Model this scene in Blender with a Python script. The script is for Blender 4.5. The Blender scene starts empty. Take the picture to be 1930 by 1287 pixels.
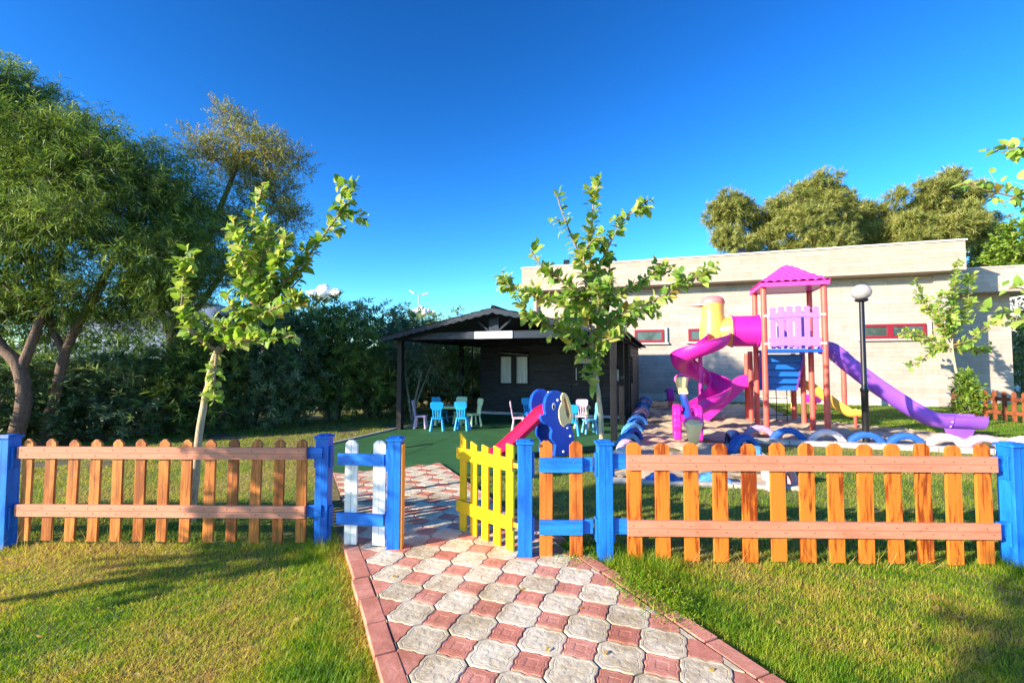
import bpy, math, random
import numpy as np
from mathutils import Vector, Matrix, noise as mnoise
R = math.radians
rng = np.random.default_rng(7)
random.seed(5)
S = bpy.context.scene
# ------------------------------------------------------------------ camera, sky, sun
FPX = 880.0; HC = 1.6; PIT = math.atan(39.5 / FPX)
cd = bpy.data.cameras.new('camera'); cam = bpy.data.objects.new('camera', cd)
S.collection.objects.link(cam); S.camera = cam
cd.sensor_width = 36; cd.lens = 36 * FPX / 1930; cd.clip_end = 6000; cd.clip_start = .05
cam.location = (0, 0, HC); cam.rotation_euler = (R(90) + PIT, 0, 0)
SUN_EL = R(18); LD = Vector((.875, .485, 0)).normalized()
W = bpy.data.worlds.new('World'); S.world = W; W.use_nodes = True
wn = W.node_tree; bg = wn.nodes['Background']
sky = wn.nodes.new('ShaderNodeTexSky'); sky.sky_type = 'NISHITA'; sky.sun_disc = False
sky.sun_elevation = SUN_EL; sky.sun_rotation = math.atan2(-LD.x, -LD.y)
sky.air_density = 1.0; sky.dust_density = 0.25; sky.ozone_density = 3.5; sky.altitude = 300
hs = wn.nodes.new('ShaderNodeHueSaturation'); hs.inputs['Saturation'].default_value = 1.2
hs.inputs['Value'].default_value = 1.0; hs.inputs['Hue'].default_value = .494
tm = wn.nodes.new('ShaderNodeMix'); tm.data_type = 'RGBA'; tm.blend_type = 'MULTIPLY'; tm.inputs[0].default_value = 1; tm.inputs[7].default_value = (.86, .97, 1.0, 1)
def wscale(k, src):
    q = wn.nodes.new('ShaderNodeVectorMath'); q.operation = 'SCALE'; q.inputs['Scale'].default_value = k; wn.links.new(src, q.inputs[0]); return q.outputs[0]
gm = wn.nodes.new('ShaderNodeGamma'); gm.inputs[1].default_value = 1.6
wn.links.new(sky.outputs[0], hs.inputs['Color']); wn.links.new(wscale(.25, hs.outputs[0]), gm.inputs[0]); wn.links.new(wscale(4.0, gm.outputs[0]), tm.inputs[6]); wn.links.new(tm.outputs[2], bg.inputs[0])
bg.inputs[1].default_value = 0.13
sd = bpy.data.lights.new('sun', 'SUN'); sun = bpy.data.objects.new('sun', sd); S.collection.objects.link(sun)
sd.energy = 4.4; sd.angle = R(.55); sd.color = (1, .86, .64)
sun.rotation_euler = Vector((LD.x * math.cos(SUN_EL), LD.y * math.cos(SUN_EL), -math.sin(SUN_EL))).to_track_quat('-Z', 'Y').to_euler()
S.view_settings.view_transform = 'Standard'; S.view_settings.look = 'None'
S.view_settings.exposure = 1.5; S.view_settings.gamma = 1
S.cycles.max_bounces = 8; S.cycles.transparent_max_bounces = 12

# ------------------------------------------------------------------ helpers
cp_, sp_ = math.cos(PIT), math.sin(PIT)
def ray(px, py):
    a = px - 965; b = 643.5 - py
    return Vector((a, FPX * cp_ - b * sp_, FPX * sp_ + b * cp_))
def at(px, py, y):
    d = ray(px, py); return Vector((0, 0, HC)) + d * (y / d.y)
def G(px, py, z=0.0):
    d = ray(px, py); return Vector((0, 0, HC)) + d * ((z - HC) / d.z)
U = Vector((math.cos(R(18)), -math.sin(R(18)), 0)); V = Vector((math.sin(R(18)), math.cos(R(18)), 0)); Z = Vector((0, 0, 1))

def link(o): S.collection.objects.link(o); return o
def tag(o, label=None, cat=None, group=None, kind=None):
    if label: o['label'] = label
    if cat: o['category'] = cat
    if group: o['group'] = group
    if kind: o['kind'] = kind
    return o
def thing(name, label, cat, loc=(0, 0, 0), rz=0, group=None):
    o = link(bpy.data.objects.new(name, None)); o.empty_display_size = .1
    o.location = loc; o.rotation_euler = (0, 0, rz)
    return tag(o, label, cat, group)
def copy_tree(o, parent=None):
    c = o.copy(); link(c); c.parent = parent
    for ch in [x for x in o.children]: copy_tree(ch, c)
    return c

class MB:
    def __init__(s): s.v = []; s.f = []; s.m = []; s.cur = 0
    def add(s, vs, fs):
        n = len(s.v); s.v += [Vector(v) for v in vs]
        for f in fs: s.f.append([i + n for i in f]); s.m.append(s.cur)
        return s
    def box(s, c, d, rot=None):
        x, y, z = d[0] / 2, d[1] / 2, d[2] / 2; c = Vector(c)
        vs = [Vector((a, b, e)) for a in (-x, x) for b in (-y, y) for e in (-z, z)]
        if rot is not None: vs = [rot @ v for v in vs]
        return s.add([c + v for v in vs], [(0, 1, 3, 2), (4, 6, 7, 5), (0, 4, 5, 1), (2, 3, 7, 6), (0, 2, 6, 4), (1, 5, 7, 3)])
    def bar(s, a, b, w, h, up=Z):
        a = Vector(a); b = Vector(b); d = b - a; L = d.length; d.normalize()
        x = d.cross(up)
        if x.length < 1e-4: x = d.cross(Vector((0, 1, 0)))
        x.normalize(); u = x.cross(d)
        M = Matrix((x, d, u)).transposed()
        return s.box((a + b) / 2, (w, L, h), M)
    def prism(s, poly, ax, ay, an, o, t):      # polygon (2d) in plane (ax, ay) at o, thickness t along an
        o = Vector(o); n = len(poly)
        A = [o + ax * p[0] + ay * p[1] - an * (t / 2) for p in poly]; B = [p + an * t for p in A]
        return s.add(A + B, [list(range(n))[::-1], [i + n for i in range(n)]] + [(i, (i + 1) % n, (i + 1) % n + n, i + n) for i in range(n)])
    def tube(s, pts, rad, n=8, cap=True):
        pts = [Vector(p) for p in pts]
        if not hasattr(rad, '__len__'): rad = [rad] * len(pts)
        vs = []; prev = None
        for i, p in enumerate(pts):
            d = (pts[min(i + 1, len(pts) - 1)] - pts[max(i - 1, 0)]).normalized()
            x = (prev - d * prev.dot(d)) if prev else d.cross(Vector((.31, .95, .05)))
            if x.length < 1e-4: x = d.cross(Vector((1, 0, 0)))
            x.normalize(); prev = x; y = d.cross(x)
            vs += [p + (x * math.cos(2 * math.pi * k / n) + y * math.sin(2 * math.pi * k / n)) * rad[i] for k in range(n)]
        fs = [(i * n + k, i * n + (k + 1) % n, (i + 1) * n + (k + 1) % n, (i + 1) * n + k) for i in range(len(pts) - 1) for k in range(n)]
        if cap: fs += [list(range(n))[::-1], [(len(pts) - 1) * n + k for k in range(n)]]
        return s.add(vs, fs)
    def sweep(s, pts, sec, up=Z, closed=True, scale=None):     # section (x side, y up)
        pts = [Vector(p) for p in pts]; n = len(sec); vs = []
        for i, p in enumerate(pts):
            d = (pts[min(i + 1, len(pts) - 1)] - pts[max(i - 1, 0)]).normalized()
            x = d.cross(up).normalized(); u = x.cross(d); k = scale[i] if scale else 1
            vs += [p + x * q[0] * k + u * q[1] * k for q in sec]
        fs = [(i * n + k, i * n + (k + 1) % n, (i + 1) * n + (k + 1) % n, (i + 1) * n + k) for i in range(len(pts) - 1) for k in range(n)]
        fs += [list(range(n))[::-1], [(len(pts) - 1) * n + k for k in range(n)]]
        return s.add(vs, fs)
    def lathe(s, prof, c=(0, 0, 0), n=24, M=None):
        c = Vector(c); vs = []
        for r, z in prof:
            for k in range(n):
                v = Vector((r * math.cos(2 * math.pi * k / n), r * math.sin(2 * math.pi * k / n), z))
                vs.append(c + (M @ v if M else v))
        m = len(prof)
        fs = [(i * n + k, i * n + (k + 1) % n, (i + 1) * n + (k + 1) % n, (i + 1) * n + k) for i in range(m - 1) for k in range(n)]
        fs += [list(range(n))[::-1], [(m - 1) * n + k for k in range(n)]]
        return s.add(vs, fs)
    def build(s, name, mats, parent=None, bevel=0, smooth=None, world=False, wn_=True):
        me = bpy.data.meshes.new(name)
        vs = s.v
        if world and parent is not None:
            Mi = (Matrix.Translation(parent.location) @ parent.rotation_euler.to_matrix().to_4x4()).inverted()
            vs = [Mi @ v for v in vs]
        me.from_pydata([tuple(v) for v in vs], [], s.f)
        if not isinstance(mats, (list, tuple)): mats = [mats]
        for m in mats: me.materials.append(m)
        if len(mats) > 1:
            for p, k in zip(me.polygons, s.m): p.material_index = k
        if smooth:
            me.shade_smooth(); me.set_sharp_from_angle(angle=R(smooth))
        o = link(bpy.data.objects.new(name, me))
        if parent is not None: o.parent = parent
        if bevel:
            b = o.modifiers.new('bevel', 'BEVEL'); b.width = bevel; b.segments = 2; b.limit_method = 'ANGLE'; b.angle_limit = R(40)
            b.harden_normals = False
        return o

def np_mesh(name, Vt, loops, totals, attr, mats, parent=None, smooth=False):
    me = bpy.data.meshes.new(name)
    me.vertices.add(len(Vt)); me.vertices.foreach_set('co', np.ascontiguousarray(Vt, dtype=np.float32).ravel())
    me.loops.add(len(loops)); me.loops.foreach_set('vertex_index', loops.astype(np.int32))
    me.polygons.add(len(totals)); st = np.concatenate([[0], np.cumsum(totals)[:-1]]).astype(np.int32)
    me.polygons.foreach_set('loop_start', st); me.polygons.foreach_set('loop_total', totals.astype(np.int32))
    me.update(calc_edges=True)
    a = me.attributes.new('rnd', 'FLOAT', 'FACE'); a.data.foreach_set('value', attr.astype(np.float32))
    if smooth: me.shade_smooth()
    me.materials.append(mats)
    o = link(bpy.data.objects.new(name, me))
    if parent is not None: o.parent = parent
    return o
def nrm(a): return a / np.maximum(np.linalg.norm(a, axis=-1, keepdims=True), 1e-9)
def leaf_object(name, P, D, N, L, Wd, rnd, mat, parent=None, kind='lance', off=None):
    n = len(P); D = nrm(D); Sx = nrm(np.cross(D, N)); N = np.cross(Sx, D)
    if off is not None: P = P - np.array(off)
    if kind == 'lance':
        tpl = [(0, 0, 0), (.45, -.5, .02), (1, 0, -.10), (.45, .5, .02), (.5, 0, -.035)]
        fcs = [(0, 1, 4), (1, 2, 4), (0, 4, 3), (4, 2, 3)]
    elif kind == 'needle':
        tpl = [(0, -.4, 0), (0, .4, 0), (1, 0, -.06)]; fcs = [(0, 1, 2)]
    elif kind == 'blade':
        tpl = [(0, -.5, 0), (0, .5, 0), (.55, -.38, -.03), (.55, .38, -.03), (1, 0, -.22)]; fcs = [(0, 1, 3, 2), (2, 3, 4)]
    else:
        tpl = [(0, 0, 0), (.02, -.30, .0), (.30, -.50, .06), (.68, -.36, .03), (1.0, 0, -.16), (.68, .36, .03), (.30, .50, .06), (.02, .30, .0), (.34, 0, -.05), (.70, 0, -.06)]
        fcs = [(0, 1, 2, 8), (8, 2, 3, 9), (9, 3, 4), (0, 8, 6, 7), (8, 9, 5, 6), (9, 4, 5)]
    T = np.array(tpl); m = len(tpl); L = np.broadcast_to(L, (n,)); Wd = np.broadcast_to(Wd, (n,))
    Vt = P[:, None, :] + D[:, None, :] * (T[None, :, 0:1] * L[:, None, None]) + Sx[:, None, :] * (T[None, :, 1:2] * Wd[:, None, None]) + N[:, None, :] * (T[None, :, 2:3] * L[:, None, None])
    Vt = Vt.reshape(-1, 3)
    fl = np.concatenate([np.array(f) for f in fcs]); tot = np.array([len(f) for f in fcs])
    loops = (np.arange(n)[:, None] * m + fl[None, :]).ravel(); totals = np.tile(tot, n)
    return np_mesh(name, Vt, loops, totals, np.repeat(rnd, len(fcs)), mat, parent)
def rdir(n, r=rng): return nrm(r.normal(size=(n, 3)))

# ------------------------------------------------------------------ materials
def newmat(name):
    m = bpy.data.materials.new(name); m.use_nodes = True
    nt = m.node_tree; return m, nt, nt.nodes['Principled BSDF'], nt.nodes.new, nt.links.new
def ramp(nt, fac, cols):
    r = nt.nodes.new('ShaderNodeValToRGB'); e = r.color_ramp.elements
    while len(e) < len(cols): e.new(.5)
    for q, (p, c) in zip(e, cols): q.position = p; q.color = (*c, 1)
    nt.links.new(fac, r.inputs[0]); return r.outputs[0]
def tcoord(nt, scale=(1, 1, 1), kind='Object', loc=None):
    tc = nt.nodes.new('ShaderNodeTexCoord'); mp = nt.nodes.new('ShaderNodeMapping'); mp.inputs['Scale'].default_value = scale
    nt.links.new(tc.outputs[kind], mp.inputs[0])
    return mp.outputs[0]
def noise(nt, vec, sc, det=4, rough=.55, dist=0):
    n = nt.nodes.new('ShaderNodeTexNoise'); n.inputs['Scale'].default_value = sc; n.inputs['Detail'].default_value = det
    n.inputs['Roughness'].default_value = rough; n.inputs['Distortion'].default_value = dist
    if vec is not None: nt.links.new(vec, n.inputs['Vector'])
    return n.outputs['Fac']
def bump(nt, h, st, dist, bs):
    b = nt.nodes.new('ShaderNodeBump'); b.inputs['Strength'].default_value = st; b.inputs['Distance'].default_value = dist
    nt.links.new(h, b.inputs['Height']); nt.links.new(b.outputs[0], bs.inputs['Normal']); return b
def mul(c, k): return tuple(min(1, x * k) for x in c)
_pc = {}
def paint(name, c, rough=.42, var=.12, wear=0.0, bmp=.15, sc=6, spec=.5):
    if name in _pc: return _pc[name]
    m, nt, bs, N_, L_ = newmat(name)
    v = tcoord(nt); n1 = noise(nt, v, sc, 5, .6)
    col = ramp(nt, n1, [(.25, mul(c, 1 - var)), (.75, mul(c, 1 + var))])
    if wear:
        n2 = noise(nt, v, 28, 6, .7); mk = ramp(nt, n2, [(.62, (0, 0, 0)), (.72, (wear, wear, wear))])
        mx = N_('ShaderNodeMix'); mx.data_type = 'RGBA'; L_(mk, mx.inputs[0]); L_(col, mx.inputs[6]); mx.inputs[7].default_value = (*mul(c, .45), 1)
        col = mx.outputs[2]
    L_(col, bs.inputs['Base Color']); bs.inputs['Roughness'].default_value = rough; bs.inputs['Specular IOR Level'].default_value = spec
    if bmp: bump(nt, noise(nt, v, 40, 4, .6), bmp, .004, bs)
    _pc[name] = m; return m
def wood(name, c1, c2, axis='z', rough=.5, groove=None, gap=.0016, grain=.5, painted=False, spec=.4):
    m, nt, bs, N_, L_ = newmat(name)
    info = N_('ShaderNodeObjectInfo'); tc = N_('ShaderNodeTexCoord')
    off = N_('ShaderNodeVectorMath'); off.operation = 'MULTIPLY_ADD'
    cmb = N_('ShaderNodeCombineXYZ')
    for i in range(3): L_(info.outputs['Random'], cmb.inputs[i])
    L_(cmb.outputs[0], off.inputs[0]); off.inputs[1].default_value = (13, 7, 9); L_(tc.outputs['Object'], off.inputs[2])
    mp = N_('ShaderNodeMapping'); mp.inputs['Scale'].default_value = {'z': (38, 38, 2.2), 'x': (2.2, 38, 38), 'y': (38, 2.2, 38)}[axis]
    L_(off.outputs[0], mp.inputs[0])
    g = noise(nt, mp.outputs[0], 1.0, 6, .65, .9)
    mp2 = N_('ShaderNodeMapping'); mp2.inputs['Scale'].default_value = {'z': (9, 9, 1.6), 'x': (1.6, 9, 9), 'y': (9, 1.6, 9)}[axis]
    L_(off.outputs[0], mp2.inputs[0])
    g2 = noise(nt, mp2.outputs[0], 1.0, 4, .6, 1.6)
    ad = N_('ShaderNodeMath'); ad.operation = 'MULTIPLY_ADD'; L_(g, ad.inputs[0]); ad.inputs[1].default_value = grain; L_(g2, ad.inputs[2])
    ad2 = N_('ShaderNodeMath'); ad2.operation = 'MULTIPLY_ADD'; L_(info.outputs['Random'], ad2.inputs[0]); ad2.inputs[1].default_value = .16; L_(ad.outputs[0], ad2.inputs[2])
    w = .10 if not painted else .2
    col = ramp(nt, ad2.outputs[0], [(.5 * grain + .58 - w - .05, c1), (.5 * grain + .58 + w + .03, c2)])
    if painted:
        n3 = noise(nt, off.outputs[0], 34, 7, .75); mk = ramp(nt, n3, [(.60, (0, 0, 0)), (.68, (.55, .55, .55))]); m3 = N_('ShaderNodeMix'); m3.data_type = 'RGBA'; L_(mk, m3.inputs[0]); L_(col, m3.inputs[6]); m3.inputs[7].default_value = (*mul(c1, .5), 1); col = m3.outputs[2]
    if groove is not None:
        sx = N_('ShaderNodeSeparateXYZ'); L_(tc.outputs['Object'], sx.inputs[0])
        ab = N_('ShaderNodeMath'); ab.operation = 'ABSOLUTE'; L_(sx.outputs[groove], ab.inputs[0])
        lt = N_('ShaderNodeMath'); lt.operation = 'LESS_THAN'; L_(ab.outputs[0], lt.inputs[0]); lt.inputs[1].default_value = gap
        mx = N_('ShaderNodeMix'); mx.data_type = 'RGBA'; L_(lt.outputs[0], mx.inputs[0]); L_(col, mx.inputs[6]); mx.inputs[7].default_value = (*mul(c1, .3), 1); col = mx.outputs[2]
    L_(col, bs.inputs['Base Color']); bs.inputs['Roughness'].default_value = rough; bs.inputs['Specular IOR Level'].default_value = spec
    bump(nt, g, .35, .003, bs)
    return m
def leafmat(name, cols, trans=.35, rough=.45, tint=None):
    m, nt, bs, N_, L_ = newmat(name)
    a = N_('ShaderNodeAttribute'); a.attribute_name = 'rnd'
    k = len(cols); col = ramp(nt, a.outputs['Fac'], [(i / (k - 1), c) for i, c in enumerate(cols)])
    L_(col, bs.inputs['Base Color']); bs.inputs['Roughness'].default_value = rough; bs.inputs['Specular IOR Level'].default_value = .35
    tr = N_('ShaderNodeBsdfTranslucent'); hv = N_('ShaderNodeHueSaturation'); hv.inputs['Hue'].default_value = .485; hv.inputs['Saturation'].default_value = 1.1; hv.inputs['Value'].default_value = 1.35
    L_(col, hv.inputs['Color']); L_(hv.outputs[0], tr.inputs[0])
    mx = N_('ShaderNodeMixShader'); mx.inputs[0].default_value = trans
    L_(bs.outputs[0], mx.inputs[1]); L_(tr.outputs[0], mx.inputs[2]); L_(mx.outputs[0], nt.nodes['Material Output'].inputs[0])
    return m
def bark(name, c1, c2, sc=(14, 14, 3)):
    m, nt, bs, N_, L_ = newmat(name)
    v = tcoord(nt, sc); g = noise(nt, v, 1.6, 6, .7, 1.0)
    L_(ramp(nt, g, [(.35, c1), (.65, c2)]), bs.inputs['Base Color']); bs.inputs['Roughness'].default_value = .85
    bump(nt, g, .8, .02, bs); return m

M_orange = wood('stained_orange_wood', (.22, .036, .005), (.60, .175, .022), 'z', .42, grain=.8)
M_orange_g = wood('stained_grooved_wood', (.25, .066, .012), (.62, .21, .042), 'z', .5, groove=0)
M_rail = wood('salmon_rail_paint', (.52, .18, .11), (.66, .27, .175), 'x', .5, groove=2, grain=.3, painted=True)
M_bluew = wood('blue_post_paint', (.004, .07, .40), (.012, .19, .72), 'z', .38, groove=0, painted=True)
M_bluer = wood('blue_rail_paint', (.005, .08, .42), (.014, .21, .74), 'x', .38, painted=True)
M_white = wood('white_picket_paint', (.62, .62, .60), (.85, .85, .83), 'z', .5, groove=0, painted=True)
M_yellow = paint('yellow_gate_paint', (.90, .50, .002), .4, .08, .35, .3, 9)
M_yorange = paint('ochre_post_side', (.75, .30, .03), .5, .12)
M_nail = paint('nail_knot', (.16, .06, .03), .7)
M_brownf = wood('reddish_brown_stain', (.10, .022, .008), (.24, .065, .018), 'z', .6)
M_coral = paint('coral_steel_paint', (.80, .105, .075), .48, .22, .4, .15, 3)
M_mag = paint('magenta_plastic', (.60, .02, .36), .4, .24, .25, .1, 1.6)
M_pink = paint('pink_plastic', (.80, .06, .40), .35, .1, .1, .05)
M_purp = paint('purple_plastic', (.25, .085, .58), .42, .26, .25, .1, 1.6)
M_lil = paint('lilac_plastic', (.38, .17, .70), .4, .08)
M_pyel = paint('yellow_plastic', (.80, .50, .09), .38, .1, .1)
M_cream = paint('cream_plastic', (.92, .68, .33), .4, .08)
M_blue = paint('blue_plastic', (.01, .085, .62), .3, .1, .1)
M_stair = paint('blue_step_plastic', (.005, .12, .55), .4, .1)
M_red = paint('red_pink_plastic', (.82, .018, .09), .25, .12)
M_pcap = paint('salmon_cap_plastic', (.80, .22, .22), .45, .1)
M_whiteb = paint('white_plastic', (.85, .85, .85), .4, .05)
M_blackp = paint('black_metal', (.012, .012, .014), .35, .2)
M_black = paint('black_plastic', (.01, .01, .01), .3, .1)
M_grey = paint('grey_metal', (.35, .36, .37), .4, .1)
M_rope = paint('dark_rope', (.02, .025, .02), .9, .2)
M_cyan = paint('cyan_plastic', (.01, .33, .70), .4, .06)
M_cyan2 = paint('light_cyan_plastic', (.12, .45, .68), .4, .06)
M_mint = paint('pale_mint_plastic', (.50, .70, .42), .4, .05)
M_lpink = paint('pale_pink_plastic', (.62, .42, .56), .4, .06)
M_board = wood('black_stained_board', (.008, .008, .010), (.036, .037, .045), 'x', .6, spec=.3)
M_post = wood('black_stained_post', (.003, .004, .006), (.010, .012, .018), 'z', .5, spec=.2)
M_beam = wood('dark_blue_grey_beam', (.002, .008, .020), (.008, .022, .048), 'x', .5, spec=.25)
M_shing = paint('black_roof_shingle', (.006, .008, .013), .7, .4, .2, .8, 20, .15)
M_conc = paint('pale_concrete', (.52, .47, .42), .85, .2, .3, .6, 8)
M_plinth = paint('white_plinth_paint', (.55, .56, .60), .7, .1, .2)

# building stone
def stone_mat(name, tint=(1, 1, 1)):
    m, nt, bs, N_, L_ = newmat(name)
    tc = N_('ShaderNodeTexCoord'); sx = N_('ShaderNodeSeparateXYZ'); L_(tc.outputs['Object'], sx.inputs[0])
    cb = N_('ShaderNodeCombineXYZ'); ad = N_('ShaderNodeMath'); L_(sx.outputs[0], ad.inputs[0]); L_(sx.outputs[1], ad.inputs[1]); L_(ad.outputs[0], cb.inputs[0]); L_(sx.outputs[2], cb.inputs[1])
    br = N_('ShaderNodeTexBrick'); L_(cb.outputs[0], br.inputs['Vector']); br.inputs['Scale'].default_value = 1
    br.inputs['Brick Width'].default_value = .95; br.inputs['Row Height'].default_value = .17; br.inputs['Mortar Size'].default_value = .004
    br.inputs['Mortar Smooth'].default_value = .3; br.offset = .37; br.squash = .7; br.squash_frequency = 3
    br.inputs['Color1'].default_value = (.36 * tint[0], .315 * tint[1], .28 * tint[2], 1); br.inputs['Color2'].default_value = (.45 * tint[0], .40 * tint[1], .355 * tint[2], 1)
    br.inputs['Mortar'].default_value = (.24, .20, .17, 1)
    n = noise(nt, tc.outputs['Object'], 2.5, 6, .65); nr = ramp(nt, n, [(.3, (.86, .86, .86)), (.7, (1.08, 1.07, 1.05))])
    mx = N_('ShaderNodeMix'); mx.data_type = 'RGBA'; mx.blend_type = 'MULTIPLY'; mx.inputs[0].default_value = 1
    L_(br.outputs['Color'], mx.inputs[6]); L_(nr, mx.inputs[7]); L_(mx.outputs[2], bs.inputs['Base Color'])
    bs.inputs['Roughness'].default_value = .8
    inv = N_('ShaderNodeMath'); inv.operation = 'SUBTRACT'; inv.inputs[0].default_value = 1; L_(br.outputs['Fac'], inv.inputs[1])
    bump(nt, inv.outputs[0], .5, .01, bs); return m
M_stone = stone_mat('travertine_cladding'); M_fascia = stone_mat('pink_travertine_fascia', (1.06, .95, .88))
M_wred = paint('dark_red_window_frame', (.24, .012, .03), .4)
m, nt, bs, N_, L_ = newmat('window_glass'); bs.inputs['Base Color'].default_value = (.05, .07, .07, 1); bs.inputs['Roughness'].default_value = .06; bs.inputs['Specular IOR Level'].default_value = .9; M_glass = m
m, nt, bs, N_, L_ = newmat('curtain_cloth'); v = tcoord(nt, (30, 30, 1)); L_(ramp(nt, noise(nt, v, 1.2, 3), [(.3, (.45, .48, .5)), (.7, (.8, .82, .84))]), bs.inputs['Base Color']); M_curt = m
m, nt, bs, N_, L_ = newmat('lamp_globe'); bs.inputs['Base Color'].default_value = (.52, .49, .50, 1); bs.inputs['Roughness'].default_value = .2
bs.inputs['Transmission Weight'].default_value = .4; bs.inputs['IOR'].default_value = 1.1; M_globe = m

# ------------------------------------------------------------------ numpy value noise
def vnoise(x, y, sc, seed=0):
    r = np.random.default_rng(seed); T = r.random((256, 256))
    x = x * sc + 100.3; y = y * sc + 57.7; xi = np.floor(x).astype(int); yi = np.floor(y).astype(int)
    fx = x - xi; fy = y - yi; fx = fx * fx * (3 - 2 * fx); fy = fy * fy * (3 - 2 * fy)
    t = lambda a, b: T[a % 256, b % 256]
    return (t(xi, yi) * (1 - fx) + t(xi + 1, yi) * fx) * (1 - fy) + (t(xi, yi + 1) * (1 - fx) + t(xi + 1, yi + 1) * fx) * fy
def fbm(x, y, sc, seed=0, o=4): return sum(vnoise(x, y, sc * 2 ** k, seed + k) * .5 ** (k + 1) for k in range(o)) / (1 - .5 ** o)
def inpoly(x, y, poly):
    c = np.zeros(np.shape(x), bool); j = len(poly) - 1
    for i in range(len(poly)):
        xi, yi = poly[i][0], poly[i][1]; xj, yj = poly[j][0], poly[j][1]
        with np.errstate(divide='ignore', invalid='ignore'):
            c ^= ((yi > y) != (yj > y)) & (x < (xj - xi) * (y - yi) / (yj - yi + 1e-12) + xi)
        j = i
    return c

# ------------------------------------------------------------------ ground zones
GZ = -.05
PA = Vector((.424, -.906, 0)); PB = Vector((.906, .424, 0)); P0 = Vector((-1.316, 4.114, 0)); PW = 1.60
def pathq(x, y): dx = x - P0.x; dy = y - P0.y; return dx * PB.x + dy * PB.y, dx * PA.x + dy * PA.y
CARPET = [(-2.75, 6.95), (-.75, 6.83), (.05, 6.95), (.3, 8.15), (1.62, 8.72), (1.95, 8.75), (3.66, 14.35), (-.9, 15.9), (-1.4, 15.0), (-2.85, 11.45), (-3.75, 9.0)]
SL0 = Vector((1.55, 7.0, 0))
SAND = [(1.35, 6.72), (3.66, 6.30), (4.80, 9.95), (9.3, 8.5), (12.5, 7.5), (12.5, 8.9), (9.9, 10.9), (9.2, 12.4), (8.3, 14.2), (9.5, 17.3), (2.2, 19.7)]
# sand's left edge follows the tyres
SAND[-1] = (5.9, 20.2)
SAND.insert(0, (1.95, 8.6))

m, nt, bs, N_, L_ = newmat('lawn_soil')
v = tcoord(nt); n1 = noise(nt, v, .5, 5, .6); n2 = noise(nt, v, 14, 6, .7)
c1 = ramp(nt, n1, [(.4, (.13, .15, .04)), (.62, (.30, .24, .12))]); c2 = ramp(nt, n2, [(.3, (.5, .5, .5)), (.7, (1.25, 1.2, 1.1))])
mx = N_('ShaderNodeMix'); mx.data_type = 'RGBA'; mx.blend_type = 'MULTIPLY'; mx.inputs[0].default_value = 1
L_(c1, mx.inputs[6]); L_(c2, mx.inputs[7]); L_(mx.outputs[2], bs.inputs['Base Color']); bs.inputs['Roughness'].default_value = .95
bump(nt, n2, 1, .03, bs); M_soil = m
def sheet(name, poly, z, mat, label=None):
    mb = MB(); mb.add([(p[0], p[1], z) for p in poly], [list(range(len(poly)))])
    o = mb.build(name, mat); o['kind'] = 'structure'; return o
sheet('ground', [(-900, -300), (900, -300), (900, 1500), (-900, 1500)], GZ, M_soil)

m, nt, bs, N_, L_ = newmat('dry_earth')
v = tcoord(nt); n1 = noise(nt, v, 1.2, 6, .7); n2 = noise(nt, v, 25, 5, .7)
c1 = ramp(nt, n1, [(.35, (.07, .07, .035)), (.55, (.18, .14, .085)), (.72, (.28, .22, .15))])
L_(c1, bs.inputs['Base Color']); bs.inputs['Roughness'].default_value = .95; bump(nt, n2, 1, .03, bs); M_dirt = m
DIRT = [(-3.75, 9.0), (-2.85, 11.45), (-1.4, 15.0), (-.9, 16.2), (-2.5, 18), (-9, 14), (-15, 9), (-15, 6.2), (-8, 6.6)]
sheet('bare_soil', DIRT, GZ + .008, M_dirt)

m, nt, bs, N_, L_ = newmat('artificial_turf')
v = tcoord(nt); n1 = noise(nt, v, 1.5, 4, .6); n2 = noise(nt, v, 160, 3, .7)
c1 = ramp(nt, n1, [(.3, (.012, .095, .026)), (.7, (.028, .155, .042))]); c2 = ramp(nt, n2, [(.3, (.6, .6, .6)), (.7, (1.4, 1.4, 1.3))])
mx = N_('ShaderNodeMix'); mx.data_type = 'RGBA'; mx.blend_type = 'MULTIPLY'; mx.inputs[0].default_value = 1
L_(c1, mx.inputs[6]); L_(c2, mx.inputs[7]); L_(mx.outputs[2], bs.inputs['Base Color']); bs.inputs['Roughness'].default_value = .8
bump(nt, n2, .7, .01, bs); M_turf = m
sheet('artificial_lawn', CARPET, GZ + .024, M_turf)
mb = MB()
for a, b in ((CARPET[10], CARPET[9]), (CARPET[9], CARPET[8])):
    mb.bar((a[0], a[1], GZ + .03), (b[0], b[1], GZ + .03), .05, .05)
o = mb.build('turf_edging', M_conc); o['kind'] = 'structure'
mb = MB()
for (xa, ya), (xb, yb) in (((-2.1, 7.3), (-.1, 15.3)), ((-.3, 7.0), (1.8, 14.8)), ((.9, 8.6), (2.7, 14.5))):
    mb.bar((xa, ya, GZ + .0245), (xb, yb, GZ + .0245), .014, .004)
for k_ in range(8):
    xa = -2.55 + k_ * .12; mb.bar((xa, 8.55 + k_ * .11 + .03 * math.sin(k_ * 2), GZ + .03), (xa + .12, 8.66 + k_ * .11 + .03 * math.sin(k_ * 2 + 2), GZ + .03), .035, .014)
o = mb.build('turf_seams', paint('dark_turf_seam', (.004, .025, .010), .9, .2)); o['kind'] = 'structure'

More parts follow.
